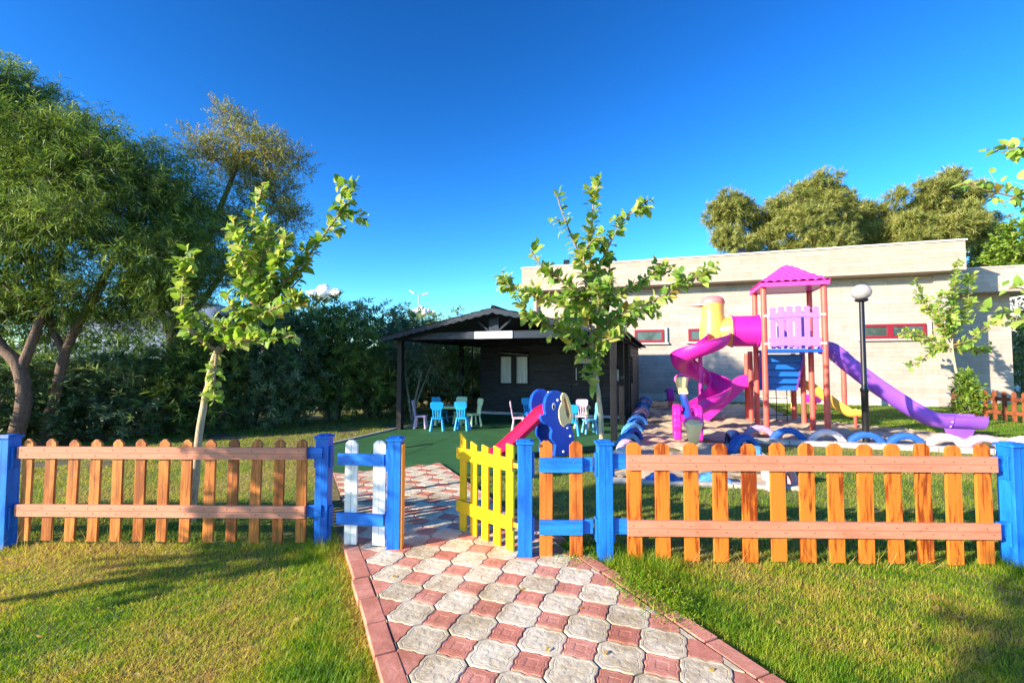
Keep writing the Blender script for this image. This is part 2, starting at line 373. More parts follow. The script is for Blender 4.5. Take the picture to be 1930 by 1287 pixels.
# sand bed as a rippled sheet
m, nt, bs, N_, L_ = newmat('play_sand')
v = tcoord(nt); n1 = noise(nt, v, 1.2, 5, .6); n2 = noise(nt, v, 60, 5, .7)
c1 = ramp(nt, n1, [(.3, (.44, .34, .235)), (.7, (.56, .45, .32))]); L_(c1, bs.inputs['Base Color']); bs.inputs['Roughness'].default_value = .95
bump(nt, n2, .5, .02, bs); M_sand = m
st = .05; xs = np.arange(1.2, 12.6, st); ys = np.arange(6.2, 20.4, st); X, Y = np.meshgrid(xs, ys)
ins = inpoly(X, Y, SAND)
h = (fbm(X * 1.0, Y * 1.3, 1.9, 3, 4) - .5) * .24 + (fbm(X, Y, 6.5, 9, 3) - .5) * .06
idx = -np.ones(X.shape, int); idx[ins] = np.arange(ins.sum())
Vt = np.stack([X[ins], Y[ins], -.018 + h[ins]], 1)
q = ins[:-1, :-1] & ins[1:, :-1] & ins[:-1, 1:] & ins[1:, 1:]
F = np.stack([idx[:-1, :-1][q], idx[:-1, 1:][q], idx[1:, 1:][q], idx[1:, :-1][q]], 1)
o = np_mesh('sand_bed', Vt, F.ravel(), np.full(len(F), 4), np.zeros(len(F)), M_sand, smooth=True); o['kind'] = 'structure'

# ------------------------------------------------------------------ paved path: one mesh of moulded pavers
def paver_mat(name, cols, rc):
    m, nt, bs, N_, L_ = newmat(name)
    a = N_('ShaderNodeAttribute'); a.attribute_name = 'rnd'; v = tcoord(nt)
    n1 = noise(nt, v, 7, 6, .7); n2 = noise(nt, v, 60, 5, .7)
    ad = N_('ShaderNodeMath'); ad.operation = 'MULTIPLY_ADD'; L_(a.outputs['Fac'], ad.inputs[0]); ad.inputs[1].default_value = .35; L_(n1, ad.inputs[2])
    c = ramp(nt, ad.outputs[0], [(.35, cols[0]), (.62, cols[1]), (.9, cols[2])])
    c2 = ramp(nt, n2, [(.3, (.82, .82, .82)), (.6, (1.05, 1.05, 1.05))])
    mx = N_('ShaderNodeMix'); mx.data_type = 'RGBA'; mx.blend_type = 'MULTIPLY'; mx.inputs[0].default_value = 1
    L_(c, mx.inputs[6]); L_(c2, mx.inputs[7])
    st_ = ramp(nt, noise(nt, v, 2.6, 7, .75, .6), [(.40, (.66, .60, .50)), (.56, (1, 1, 1))]); m2 = N_('ShaderNodeMix'); m2.data_type = 'RGBA'; m2.blend_type = 'MULTIPLY'; m2.inputs[0].default_value = .8
    L_(mx.outputs[2], m2.inputs[6]); L_(st_, m2.inputs[7]); L_(m2.outputs[2], bs.inputs['Base Color']); bs.inputs['Roughness'].default_value = .75
    bump(nt, n2, .5, .004, bs); return m
M_pw = paver_mat('grey_white_paver', [(.48, .40, .27), (.68, .59, .44), (.76, .68, .53)], 0)
M_pr = paver_mat('rose_red_paver', [(.48, .165, .115), (.64, .25, .18), (.72, .34, .26)], 0)
m, nt, bs, N_, L_ = newmat('joint_sand'); v = tcoord(nt); L_(ramp(nt, noise(nt, v, 12, 6, .7), [(.4, (.05, .045, .03)), (.65, (.17, .14, .10))]), bs.inputs['Base Color']); bs.inputs['Roughness'].default_value = .95; M_joint = m
def pth(a, b, z): p = P0 + PA * a + PB * b; return (p.x, p.y, z)
mb = MB(); mb.add([pth(-3.06, -.02, -.012), pth(3.4, -.02, -.012), pth(3.4, PW + .02, -.012), pth(-3.06, PW + .02, -.012)], [(0, 1, 2, 3)])
o = mb.build('path', M_joint); o['kind'] = 'structure'
LS = .309; HL = LS / 2
NP = 64
th = np.arange(NP) * 2 * math.pi / NP
# square-lattice pavers; white: wavy rounded octagon, red: four-lobed flower filling the gaps
NP = 96; th = np.arange(NP) * 2 * math.pi / NP
def r_red(t):
    c_, s_ = abs(math.cos(t)), abs(math.sin(t))
    return min(.114, .119 / (c_ + s_) ** .85) + .0042 * math.cos(8 * t)
_rw = []
for t_ in th:
    r_ = .05
    while r_ < .25:
        x_, y_ = abs(r_ * math.cos(t_)), abs(r_ * math.sin(t_))
        if max(x_, y_) > HL - .0045: break
        dx_, dy_ = HL - x_, HL - y_
        if math.hypot(dx_, dy_) < r_red(math.atan2(dy_, dx_)) + .0055: break
        r_ += .0005
    _rw.append(r_)
def r_white(t): return _rw[int(round(t / (2 * math.pi) * NP)) % NP]
A0 = Vector((-.421, 3.685, 0))
pv = {0: ([], [], [], []), 1: ([], [], [], [])}
def clip_poly(pts, lo, hi):      # clip in path coordinates b in [lo, hi]
    for s_, lim in ((1, hi), (-1, lo)):
        out = []
        for i in range(len(pts)):
            p, q_ = pts[i], pts[(i + 1) % len(pts)]
            pi_, qi_ = s_ * p[1] <= s_ * lim, s_ * q_[1] <= s_ * lim
            if pi_: out.append(p)
            if pi_ != qi_:
                t = (lim - p[1]) / (q_[1] - p[1]); out.append((p[0] + (q_[0] - p[0]) * t, lim))
        pts = out
        if len(pts) < 3: return []
    return pts
tiles = MB(); tvals = []
def add_tile(ca, cb, kind):
    jit = random.uniform(-.05, .05); zt = random.uniform(-.002, .002)
    rf = r_red if kind else r_white
    off = math.pi / 4
    def ring(sc, dr=0): return [(ca + (rf(t) * sc - dr) * math.cos(t), cb + (rf(t) * sc - dr) * math.sin(t)) for t in th]
    rings = [(ring(1.0), -.012), (ring(1.0, .001), -.003), (ring(1.0, .006), .002)]
    if kind: rings += [(ring(1.0, .014), .0022), (ring(1.0, .017), .0008), (ring(1.0, .022), .0022), (ring(.42), .0022), (ring(.34), .0004), (ring(.12), .0010)]
    else: rings += [(ring(1.0, .022), .0022), (ring(1.0, .026), .0002), (ring(1.0, .031), .0018), (ring(.66), .0012), (ring(.50), .0020), (ring(.30), .0014), (ring(.24), .0002)]
    zt_t = (random.uniform(-.012, .012), random.uniform(-.012, .012))
    full = all(.004 < p[1] < PW - .004 for p in rings[0][0])
    tiles.cur = 0 if not kind else 1; rv = random.random()
    def put(p, z): return pth(p[0], p[1], z + zt + (p[0] - ca) * zt_t[0] + (p[1] - cb) * zt_t[1])
    nf0 = len(tiles.f)
    if full:
        vs = []
        for k, (r_, z) in enumerate(rings):
            for j, p in enumerate(r_):
                zz = z
                if not kind and k in (6, 7, 8): zz = z + .0006 * (1 if math.cos(8 * th[j] + k) > 0 else -1)
                vs.append(put(p, zz))
        fs = [(i * NP + k, i * NP + (k + 1) % NP, (i + 1) * NP + (k + 1) % NP, (i + 1) * NP + k) for i in range(len(rings) - 1) for k in range(NP)]
        fs.append([(len(rings) - 1) * NP + k for k in range(NP)])
        tiles.add(vs, fs)
    else:
        pts = clip_poly(rings[0][0], .004, PW - .004)
        if len(pts) < 3: return
        n = len(pts); tiles.add([put(p, -.012) for p in pts] + [put(p, .0) for p in pts], [(i, (i + 1) % n, (i + 1) % n + n, i + n) for i in range(n)] + [[i + n for i in range(n)]])
    tvals.extend([rv] * (len(tiles.f) - nf0))
a0v = A0 - P0; b0 = a0v.dot(PB); a00 = a0v.dot(PA)
for i in range(-14, 18):
    for j in range(-6, 8):
        for k in (0, 1):
            ca = a00 + (i + .5 * (1 - k)) * LS; cb = b0 + (j + .5 * (1 - k)) * LS
            if -2.95 < ca < 3.2 and -.16 < cb < PW + .16: add_tile(ca, cb, k)
o = tiles.build('paving', [M_pw, M_pr]); o['kind'] = 'structure'
at_ = o.data.attributes.new('rnd', 'FLOAT', 'FACE'); at_.data.foreach_set('value', np.array(tvals, dtype=np.float32))
# kerb stones on both sides of the path
kb = MB(); kv = []
def kerbs(b, w, gaps=()):
    a = -.42
    while a < 3.2:
        L = .335
        if not any(g0 < a < g1 for g0, g1 in gaps):
            jz = random.uniform(-.004, .003); jr = random.uniform(-.012, .012); n0 = len(kb.f)
            c = P0 + PA * (a + L / 2) + PB * (b + random.uniform(-.008, .008))
            Mx = Matrix((PB, PA, Z)).transposed() @ Matrix.Rotation(jr, 3, 'Z')
            kb.box((c.x, c.y, -.062 + jz), (w, L - .012, .13), Mx); kv.extend([random.random()] * (len(kb.f) - n0))
        a += L
kerbs(-.062, .12); kerbs(PW + .068, .11, ((.45, .75),))
o = kb.build('path_kerb', M_pr, bevel=.006); o['kind'] = 'structure'
at_ = o.data.attributes.new('rnd', 'FLOAT', 'FACE'); at_.data.foreach_set('value', np.array(kv, dtype=np.float32))

# ------------------------------------------------------------------ grass
M_grass = leafmat('grass_blades', [(.06, .17, .008), (.17, .36, .015), (.32, .44, .03), (.52, .49, .065), (.66, .53, .15), (.54, .39, .16)], .5, .5)
def grass_zone(name, n, xr, yr, keep, hgt, wid, dry, seed, spread=1.05):
    r = np.random.default_rng(seed)
    x = r.uniform(*xr, n); y0, y1 = yr
    y = 1 / (1 / y0 - r.random(n) * (1 / y0 - 1 / y1))       # denser near
    k = keep(x, y); x = x[k]; y = y[k]; n = len(x)
    hh = hgt(x, y) * r.uniform(.55, 1.25, n); dv = dry(x, y) + r.normal(0, .15, n) + (fbm(x, y, 16, 94, 2) - .5) * .5
    lean = r.uniform(0, 2 * math.pi, n); ln = r.uniform(.1, spread, n) + np.clip(dv - .55, 0, 1) * .9
    D = np.stack([np.cos(lean) * ln, np.sin(lean) * ln, np.ones(n)], 1)
    N = np.stack([-np.cos(lean), -np.sin(lean), ln], 1) * -1; N = np.stack([-np.cos(lean), -np.sin(lean), ln], 1)
    ww = wid * (1 + y * .10) * r.uniform(.7, 1.3, n)
    o = leaf_object(name, np.stack([x, y, np.full(n, GZ - .004)], 1), D, N, hh, ww, np.clip(dv, 0, 1), M_grass, kind='blade')
    o['kind'] = 'stuff'; tag(o, cat='grass'); return o
def fence_y(x): return np.interp(x, [-8, -4.53, -1.7, .77, 4.1, 8], [4.2, 4.24, 4.22, 3.95, 3.86, 3.86])
def near_fence(x, y): return np.exp(-((y - fence_y(x)) / .16) ** 2)
def kp_front(x, y):
    q, a = pathq(x, y)
    return ((q < -.13 + .05 * fbm(x, y, 5, 44)) | (q > PW + .12 - .10 * fbm(x, y, 5, 42))) | (a > 3) 
def not_paved(x, y):
    q, a = pathq(x, y); onp = (q > -.15) & (q < PW + .16) & (a > -3.1)
    return ~onp & ~inpoly(x, y, CARPET) & ~inpoly(x, y, SAND)
def h_front(x, y):
    q, a = pathq(x, y)
    edge = np.exp(-((q - PW - .35) / .25) ** 2) * .028 + np.exp(-((q + .35) / .2) ** 2) * .02
    post = sum(np.exp(-(((x - px) / .22) ** 2 + ((y - py) / .2) ** 2)) for px, py in ((.85, 3.85), (-1.62, 4.15), (4.1, 3.8), (1.2, 3.8)))
    return .020 + .030 * fbm(x, y, 2.6, 4) + near_fence(x, y) * .045 * fbm(x, y, 4, 8) + edge + post * .07
def dry_front(x, y):
    q, a = pathq(x, y)
    g = fbm(x, y, 1.3, 11) * 1.25 - .12 + (fbm(x, y, 7, 12) - .5) * .35
    L = x < 0
    base = np.where(L, .49 + .28 * np.exp(-((x + 1.6) / 1.1) ** 2 - ((y - 2.5) / .7) ** 2), .36 + .30 * np.clip((x - 1.7) / 1.8, 0, 1) * np.clip((3.2 - y) / .6, 0, 1))
    greenL = .38 * np.exp(-((x + 2.9) / .55) ** 2 - ((y - 3.0) / .55) ** 2) + .35 * np.exp(-((q + .4) / .25) ** 2)
    greenR = .22 * np.exp(-((q - PW - .4) / .35) ** 2)
    return np.clip(base + (g - .45) * .75 - greenL - greenR + .08 * near_fence(x, y), 0, 1)
mixg = lambda x, y: kp_front(x, y)
grass_zone('front_lawn_grass', 560000, (-5.2, 5.2), (1.75, 4.35), mixg, h_front, .0026, dry_front, 1)
tag(bpy.data.objects['front_lawn_grass'], 'patchy green and straw coloured grass in front of the picket fence')
grass_zone('back_lawn_grass', 330000, (-9.5, 11), (4.35, 10.6), lambda x, y: not_paved(x, y) & ~inpoly(x, y, DIRT) & (y < 9.6 - .1 * x),
           lambda x, y: .038 + .022 * fbm(x, y, 1.5, 21), .0024, lambda x, y: np.clip(.33 + (fbm(x, y, .9, 31) - .5) * .9 + .25 * (x < -2.5) * fbm(x, y, 1.1, 33), 0, 1), 2)
tag(bpy.data.objects['back_lawn_grass'], 'mown green grass between the picket fence and the sandpit')
grass_zone('far_lawn_grass', 120000, (7.5, 22), (9.0, 19.5), lambda x, y: ~inpoly(x, y, SAND) & (x > 7.6),
           lambda x, y: .05 + .02 * fbm(x, y, 1.5, 21), .004, lambda x, y: np.clip(.22 + (fbm(x, y, .7, 35) - .5) * .5, 0, 1), 3)
tag(bpy.data.objects['far_lawn_grass'], 'bright green grass beside the purple slide and brown fence')
grass_zone('soil_weeds', 150000, (-12, -1), (6.2, 17), lambda x, y: inpoly(x, y, DIRT) & (fbm(x, y, 1.1, 51) > .40),
           lambda x, y: .04 + .03 * fbm(x, y, 1.5, 21), .0035, lambda x, y: np.clip(.45 + (fbm(x, y, .7, 35) - .5) * .6, 0, 1), 4)
tag(bpy.data.objects['soil_weeds'], 'sparse weeds on the bare soil below the hedge')
r = np.random.default_rng(78); n = 5200; c_ = r.choice(3, n, p=[.55, .3, .15]); cx_ = np.array([.93, 1.02, .52])[c_]; cy_ = np.array([3.46, 3.16, 4.02])[c_]
x = cx_ + r.normal(0, .10, n); y = cy_ + r.normal(0, .13, n); D = np.stack([r.normal(0, .9, n), r.normal(0, .9, n), np.ones(n)], 1)
o = leaf_object('creeping_weeds', np.stack([x, y, r.uniform(-.02, .012, n)], 1), D, np.cross(D, rdir(n, r)), r.uniform(.012, .035, n), .005, np.clip(r.normal(.25, .2, n), 0, 1), M_grass, kind='blade')
tag(o, 'small creeping weeds spilling over the right kerb of the path', 'weeds', kind='stuff')
n = 46; x = r.uniform(-3.6, 3.4, n); y = r.uniform(2.3, 6.6, n); q_, a_ = pathq(x, y); zz = np.where((q_ > 0) & (q_ < PW), .006, -.02)
D = nrm(np.stack([r.normal(0, 1, n), r.normal(0, 1, n), r.uniform(-.05, .35, n)], 1)); N = np.stack([r.normal(0, .3, n), r.normal(0, .3, n), np.ones(n)], 1)
o = leaf_object('fallen_leaves', np.stack([x, y, zz], 1), D, N, r.uniform(.03, .06, n), r.uniform(.015, .035, n), r.uniform(.75, 1, n), M_grass, kind='broad')
tag(o, 'dry fallen leaves scattered on the lawn and paving', 'leaves', kind='stuff')
# long dry stalks along the fence foot
r = np.random.default_rng(77); n = 420; x = r.uniform(-4.6, 4.6, n); y = fence_y(x) + r.normal(-.04, .06, n); k = kp_front(x, y); x, y = x[k], y[k]; n = len(x)
D = np.stack([r.normal(0, .7, n), r.normal(0, .4, n), np.ones(n)], 1)
o = leaf_object('dry_grass_stalks', np.stack([x, y, np.full(n, GZ)], 1), D, np.cross(D, rdir(n, r)), r.uniform(.08, .26, n), .0032, r.uniform(.55, 1, n), M_grass, kind='blade')
tag(o, 'long straw stalks along the foot of the picket fence', 'grass', kind='stuff')

# ------------------------------------------------------------------ picket fence
FX = {'F': (-4.53, 4.24), 'A': (-1.70, 4.27), 'B': (-1.02, 4.13), 'C': (.108, 3.97), 'D': (.77, 3.94), 'E': (4.07, 3.84)}
def post(name, xy, label, side=None, yaw=0, h=.97, w=.115):
    t = thing(name, label, 'fence post', (xy[0], xy[1], GZ), yaw, 'blue fence posts')
    mb = MB(); mb.box((0, 0, h / 2 - .1), (w, w, h + .2)); mb.build('shaft', M_bluew, t, bevel=.004)
    mb = MB(); mb.box((0, 0, h + .010), (w + .028, w + .028, .022)); mb.box((0, 0, h + .027), (w * .8, w * .8, .012)); mb.build('cap', M_bluew, t, bevel=.004)
    if side == 'ochre':
        mb = MB(); mb.box((w / 2 + .008, .0, h / 2 - .01), (.014, w - .012, h - .04)); mb.build('side_board', M_yorange, t, bevel=.002)
    for sx in (-1, 1):
        if side == 'ochre' and sx == 1: continue
        if side == 'gate' and sx == -1: continue
        for zz, hh in ((.80, .19), (.27, .19)):
            mb = MB(); mb.box((sx * (w / 2 + .010), 0, zz), (.018, w * .62, hh)); mb.build('bracket', M_bluew, t, bevel=.003)
    return t
yawL = math.atan2(4.27 - 4.24, 2.83)
post('fence_post', FX['F'], 'blue square post at the far left end of the fence', yaw=.0)
post('fence_post', FX['A'], 'blue square post between the long left panel and white pickets')
post('fence_post', FX['B'], 'blue gate post with an ochre side facing the opening', 'ochre')
post('fence_post', FX['C'], 'blue gate post the yellow gate hangs on', 'gate', w=.12)
post('fence_post', FX['D'], 'blue square post in front of the middle sapling', w=.12)
post('fence_post', FX['E'], 'blue square post at the far right end of the fence', yaw=.05, w=.13)
def picket_mb(w, h, t, cut=.032):
    mb = MB(); poly = [(-w / 2, 0), (w / 2, 0), (w / 2, h - cut), (w / 2 - cut, h), (-w / 2 + cut, h), (-w / 2, h - cut)]
    mb.prism(poly, Vector((1, 0, 0)), Z, Vector((0, 1, 0)), (0, 0, 0), t); return mb
def rail_mb(L, h, t, nails=()):
    mb = MB(); mb.box((0, 0, 0), (L, t, h)); mb.cur = 1
    for x, z in nails:
        mb.lathe([(.0055, 0), (.0055, .002), (.001, .0024)], (x, -t / 2, z), 6, Matrix.Rotation(R(90), 3, 'X'))
    return mb
def panel(label, a, b, n, pw, ph, pmat, rmat, railz=(.83, .30), railh=.115, margin=.0, base=.05, tilt=(0, 0), stub=None, grouped='picket fence panels', first=None, last=None):
    a = Vector((a[0], a[1], GZ)); b = Vector((b[0], b[1], GZ)); d = b - a; L = d.length; yaw = math.atan2(d.y, d.x)
    t = thing('picket_fence', label, 'fence', tuple(a), yaw, grouped)
    nm = picket_mb(pw, ph, .024).build('picket', pmat, t, bevel=.003)
    x0 = first if first is not None else pw / 2; x1 = last if last is not None else L - pw / 2
    nails = []
    for i in range(n):
        o = nm if i == 0 else link(nm.copy()); o.parent = t
        x = x0 + (x1 - x0) * i / max(1, n - 1) + random.uniform(-.004, .004)
        o.location = (x, 0, base + random.uniform(-.008, .008)); o.rotation_euler = (random.uniform(-.006, .006), R(random.uniform(-.35, .35)) + tilt[1] * (i / max(1, n - 1)) + tilt[0], 0)
        nails += [(x - L / 2 - .02, .022), (x - L / 2 + .03, -.024)]
    for z in railz:
        o = rail_mb(L, railh, .028, nails).build('rail', [rmat, M_nail], t, bevel=.003); o.location = (L / 2, -.027, z)
    if stub:
        for z in railz:
            for s0, s1 in stub:
                mb = MB(); mb.box(((s1 - s0) / 2, 0, 0), (abs(s1 - s0), .026, railh)); o = mb.build('rail_end', M_bluer, t, bevel=.003); o.location = (s0, .012, z)
    return t
pl = at(45, 950, 4.30); pr = at(580, 950, 4.22)
panel('long left fence panel of thirteen grooved orange pickets with salmon rails', (pl.x, 4.26), (pr.x, 4.20), 13, .092, .90, M_orange_g, M_rail, (.845, .335), .105, base=.06,
      stub=((-.16, -.0), (pr.x - pl.x, pr.x - pl.x + .13)), first=.06, tilt=(R(1.0), R(-.8)))
pl = at(1181, 950, 3.92); pr = at(1873, 950, 3.84)
panel('long right fence panel of thirteen orange pickets with salmon rails', (pl.x, 3.91), (pr.x, 3.83), 13, .120, .955, M_orange, M_rail, (.83, .30), .125, base=.03,
      stub=((-.15, -.0), (pr.x - pl.x, pr.x - pl.x + .16)), last=(pr.x - pl.x) - .09)
pl = at(640, 950, 4.22); pr = at(727, 950, 4.15)
panel('short fence panel of two white pickets with blue rails', (pl.x, 4.20), (pr.x, 4.14), 2, .115, .905, M_white, M_bluer, (.80, .285), .10, base=.06, first=.12)
pl = at(1016, 950, 3.96); pr = at(1097, 950, 3.95)
panel('short fence panel of two orange pickets with blue rails', (pl.x, 3.955), (pr.x, 3.945), 2, .108, .955, wood('stained_orange_grooved', (.24, .045, .007), (.58, .165, .025), 'z', .42, groove=0), M_bluer, (.80, .29), .118, base=.035,
      stub=((pr.x - pl.x, pr.x - pl.x + .09),))
# panels that run on out of the frame
panel('orange fence panel running out of frame on the far left', (-7.3, 4.27), (-4.62, 4.25), 13, .092, .90, M_orange_g, M_bluer, (.84, .33), .105, base=.06)
panel('orange fence panel running out of frame on the far right', (4.20, 3.83), (7.0, 3.76), 13, .118, .955, M_orange, M_bluer, (.83, .30), .125, base=.03)
# open gate
ga = Vector((.02, 4.03, 0)); gb = Vector((-.50, 4.56, 0)); gd = gb - ga
t = thing('gate', 'yellow picket gate standing open beside the blue gate post', 'gate', (ga.x, ga.y, GZ + .05), math.atan2(gd.y, gd.x))
GL = gd.length; pts = MB()
nm = None
for i in range(5):
    hh = [.90, .86, .85, .86, .93][i]
    mb = MB(); w = .088; slope = [.01, .0, .0, -.01, -.05][i]
    poly = [(-w / 2, 0), (w / 2, 0), (w / 2, hh), (-w / 2, hh - .02 + slope)]
    mb.prism(poly, Vector((1, 0, 0)), Z, Vector((0, 1, 0)), (0, 0, 0), .022)
    o = mb.build('picket', M_yellow, t, bevel=.003); o.location = (.05 + (GL - .1) * i / 4, 0, .0)
for z in (.73, .235):
    mb = MB(); mb.box((GL / 2, .026, z), (GL + .02, .028, .11)); mb.build('rail', M_yellow, t, bevel=.003)
mb = MB(); mb.bar((.08, .052, .27), (GL - .06, .052, .69), .022, .07, Vector((0, 1, 0))); 
for z in (.73, .235):
    mb = MB(); mb.box((-.02, .02, z), (.09, .01, .04)); mb.build('hinge', M_yorange, t, bevel=.002)

# ------------------------------------------------------------------ main building
BO = Vector((16.2, 16.5, GZ))      # near right corner of the parapet face, at ground
t = thing('building', 'long stone clad flat roofed building with small red framed windows behind the playground', 'building', tuple(BO), -R(18))
# local x along U (0 at right corner, negative to the left), y into depth
WL = 16.55; OH = .75
mb = MB(); mb.box((-WL / 2 + .10, OH + 3.0, 3.0), (WL - .5, 6.0, 5.9)); mb.build('wall', M_stone, t)
mb = MB(); mb.box((-.15 - .28, OH - .06 + .1, 2.45), (.5, .32, 4.98)); mb.build('pilaster', M_stone, t)
mb = MB(); mb.box((-WL / 2, 3.3, 5.48), (WL, 6.6, 1.06)); mb.build('fascia', M_fascia, t, bevel=.01)
mb = MB(); mb.box((-WL / 2, 3.3, 6.035), (WL + .08, 6.7, .05)); mb.build('coping', M_whiteb, t)
mb = MB(); mb.box((-WL / 2 + .05, OH - .02, .1), (WL - .66, .06, .35)); mb.build('plinth', M_conc, t)
mb = MB(); mb.tube([(-WL + .55, OH - .1, 0), (-WL + .55, OH - .1, 4.95)], .05, 8); mb.build('downpipe', paint('brown_grey_pipe', (.16, .12, .11), .5), t, smooth=40)
# lower wing on the right
mb = MB(); mb.box((1.15, 5.2, 2.25), (3.5, 4.1, 4.6)); mb.build('wing_wall', M_stone, t)
mb = MB(); mb.box((1.86, 5.2, 4.86), (3.6, 6.0, .95)); mb.build('wing_fascia', M_stone, t, bevel=.01)
mb = MB(); mb.box((1.86, 5.2, 5.355), (3.66, 6.06, .045)); mb.build('wing_coping', M_conc, t)
def bwin(px0, px1, py0, py1, muls):
    # intersect rays with the wall plane (local y = OH)
    def hit(px, py):
        d = ray(px, py); n_ = V; o_ = BO + V * OH; tt = (o_ - Vector((0, 0, HC))).dot(n_) / d.dot(n_)
        p = Vector((0, 0, HC)) + d * tt; q = p - BO; return q.dot(U), q.z
    x0, z1 = hit(px0, py0); x1, z0 = hit(px1, py1)
    w = x1 - x0; hh = z1 - z0; f = .10
    fr = MB()
    for a, b in (((x0 + w / 2, z1 - f / 2), (w, f)), ((x0 + w / 2, z0 + f / 2), (w, f))): fr.box((a[0], OH - .03, a[1]), (b[0], .10, b[1]))
    for xx in [x0 + f / 2, x1 - f / 2] + [x0 + w * m_ for m_ in muls]: fr.box((xx, OH - .03, z0 + hh / 2), (f if xx in (x0 + f / 2, x1 - f / 2) else .2, .10, hh - 2 * f))
    fo = fr.build('window', M_wred, t, bevel=.006)
    pn = MB(); pn.box((x0 + w / 2, OH - .02, z0 + hh / 2), (w - .02, .03, hh - .02)); pn.build('pane', M_glass, fo)
    sl = MB(); sl.box((x0 + w / 2 + .05, OH - .06, z0 - .05), (w + .3, .14, .07)); sl.box((x1 + .10, OH - .04, z0 + hh / 2 + .02), (.10, .12, hh + .14)); sl.build('surround', M_conc, fo)
bwin(1620, 1745, 612, 637, (.46,)); bwin(1196, 1251, 622, 645, ()); bwin(1297, 1345, 620, 643, ())
# floodlights on the parapet
def flood(px, py, lab):
    d = ray(px, py); nn = V; o_ = BO + V * .2; tt = (o_ - Vector((0, 0, HC))).dot(nn) / d.dot(nn); p = Vector((0, 0, HC)) + d * tt
    f = thing('floodlight', lab, 'floodlight', (p.x, p.y, GZ + 6.06), -R(18), 'floodlights on the roof edge')
    mb = MB(); mb.box((0, 0, .16), (.28, .12, .2), Matrix.Rotation(R(-20), 3, 'X')); mb.build('housing', M_blackp, f, bevel=.01)
    mb = MB(); mb.box((0, -.058, .14), (.22, .02, .15), Matrix.Rotation(R(-20), 3, 'X')); mb.build('lens', M_glass, f)
    mb = MB(); mb.box((0, .02, .03), (.05, .04, .1)); mb.build('bracket', M_blackp, f)
flood(1068, 492, 'small floodlight on the roof edge at the left end of the stone building')
flood(1397, 464, 'small floodlight on the roof edge in front of the leftmost background pine')

# ------------------------------------------------------------------ black wooden hut with porch
HO = Vector((-2.73, 11.45, GZ)); t = thing('wooden_hut', 'black wooden hut with an open gabled porch and blank white board', 'hut', tuple(HO), -R(18))
HW = 5.12; EZ = 2.20; PZ = 2.74; RD = 10.4; PD = 4.0
def hpost(x, y, w=.13, h=EZ, nm='post'):
    mb = MB(); mb.box((x, y, h / 2), (w, w, h)); mb.build(nm, M_post, t, bevel=.006)
for x, y in ((0, 0), (0, 3.62), (HW, 0), (HW - .05, 2.55), (HW, PD - .2), (HW, PD + .5)): hpost(x, y)
mb = MB(); mb.box((HW / 2, -.075, EZ + .075), (HW + .3, .05, .17)); mb.build('front_beam', M_beam, t, bevel=.004)
mb = MB(); mb.box((0, 1.95, EZ + .05), (.07, 3.9, .14)); mb.box((HW, 1.95, EZ + .05), (.07, 3.9, .14)); mb.build('side_beam', M_post, t, bevel=.004)
mb = MB(); mb.box((HW / 2 - .1, -.115, EZ + .075), (.92, .02, .165)); mb.build('blank_board', paint('pale_blue_white_board', (.44, .50, .60), .5, .05), t, bevel=.002)
mb = MB(); mb.box((HW / 2 - .1, -.06, EZ + .32), (.24, .05, .34)); mb.build('king_post', M_beam, t, bevel=.004)
for s in (-1, 1):
    mb = MB(); mb.bar((HW / 2 - .1 + s * .12, -.06, EZ + .17), (HW / 2 - .1 + s * .42, -.06, EZ + .42), .045, .07, Vector((0, 1, 0))); mb.build('brace', M_beam, t, bevel=.004)
# roof: two slopes of scalloped shingle rows, with boards at the gable
OV = .28; x0, x1, xm = -OV, HW + OV, HW / 2; y0, y1 = -.42, RD - .4
sl = (PZ - EZ + .0) / (xm); rf = MB()
for s in (-1, 1):
    nrow = 12; xe = (x0 if s < 0 else x1)
    for i in range(nrow):
        fa, fb = i / nrow, (i + 1) / nrow
        xa = xm + (xe - xm) * fa; xb = xm + (xe - xm) * (fb + .02)
        za = PZ + .12 - abs(xa - xm) * sl; zb = PZ + .12 - abs(xb - xm) * sl + .018
        nseg = 26
        vs = []; fs = []
        for k in range(nseg + 1):
            yy = y0 + (y1 - y0) * k / nseg
            vs += [(xa, yy, za), (xb, yy, zb), (xb, yy, zb - .03), (xa, yy, za - .03)]
        for k in range(nseg):
            b = k * 4; fs += [(b, b + 4, b + 5, b + 1), (b + 1, b + 5, b + 6, b + 2), (b + 2, b + 6, b + 7, b + 3), (b + 3, b + 7, b + 4, b)]
        fs += [(0, 1, 2, 3), (nseg * 4 + 3, nseg * 4 + 2, nseg * 4 + 1, nseg * 4)]
        rf.add(vs, fs)
rf.tube([(xm, y0, PZ + .13), (xm, y1, PZ + .13)], .05, 8)
rf.build('roof', M_shing, t)
# wavy barge edge (corrugated sheet seen from the front)
for s in (-1, 1):
    mb = MB(); xe = (x0 if s < 0 else x1); n = 60; vs = []
    for i in range(n + 1):
        f = i / n; xx = xm + (xe - xm) * f; zz = PZ + .10 - abs(xx - xm) * sl
        wv = .028 * abs(math.sin(f * math.pi * 14))
        vs += [(xx, y0 - .03, zz), (xx, y0 - .03, zz - .085 - wv), (xx, y0 + .0, zz - .085 - wv), (xx, y0 + .0, zz)]
    fs = []
    for i in range(n):
        b = i * 4; fs += [(b, b + 1, b + 5, b + 4), (b + 1, b + 2, b + 6, b + 5), (b + 2, b + 3, b + 7, b + 6), (b + 3, b, b + 4, b + 7)]
    mb.add(vs, fs + [(0, 3, 2, 1), (n * 4, n * 4 + 1, n * 4 + 2, n * 4 + 3)]); mb.build('barge_board', M_beam, t)
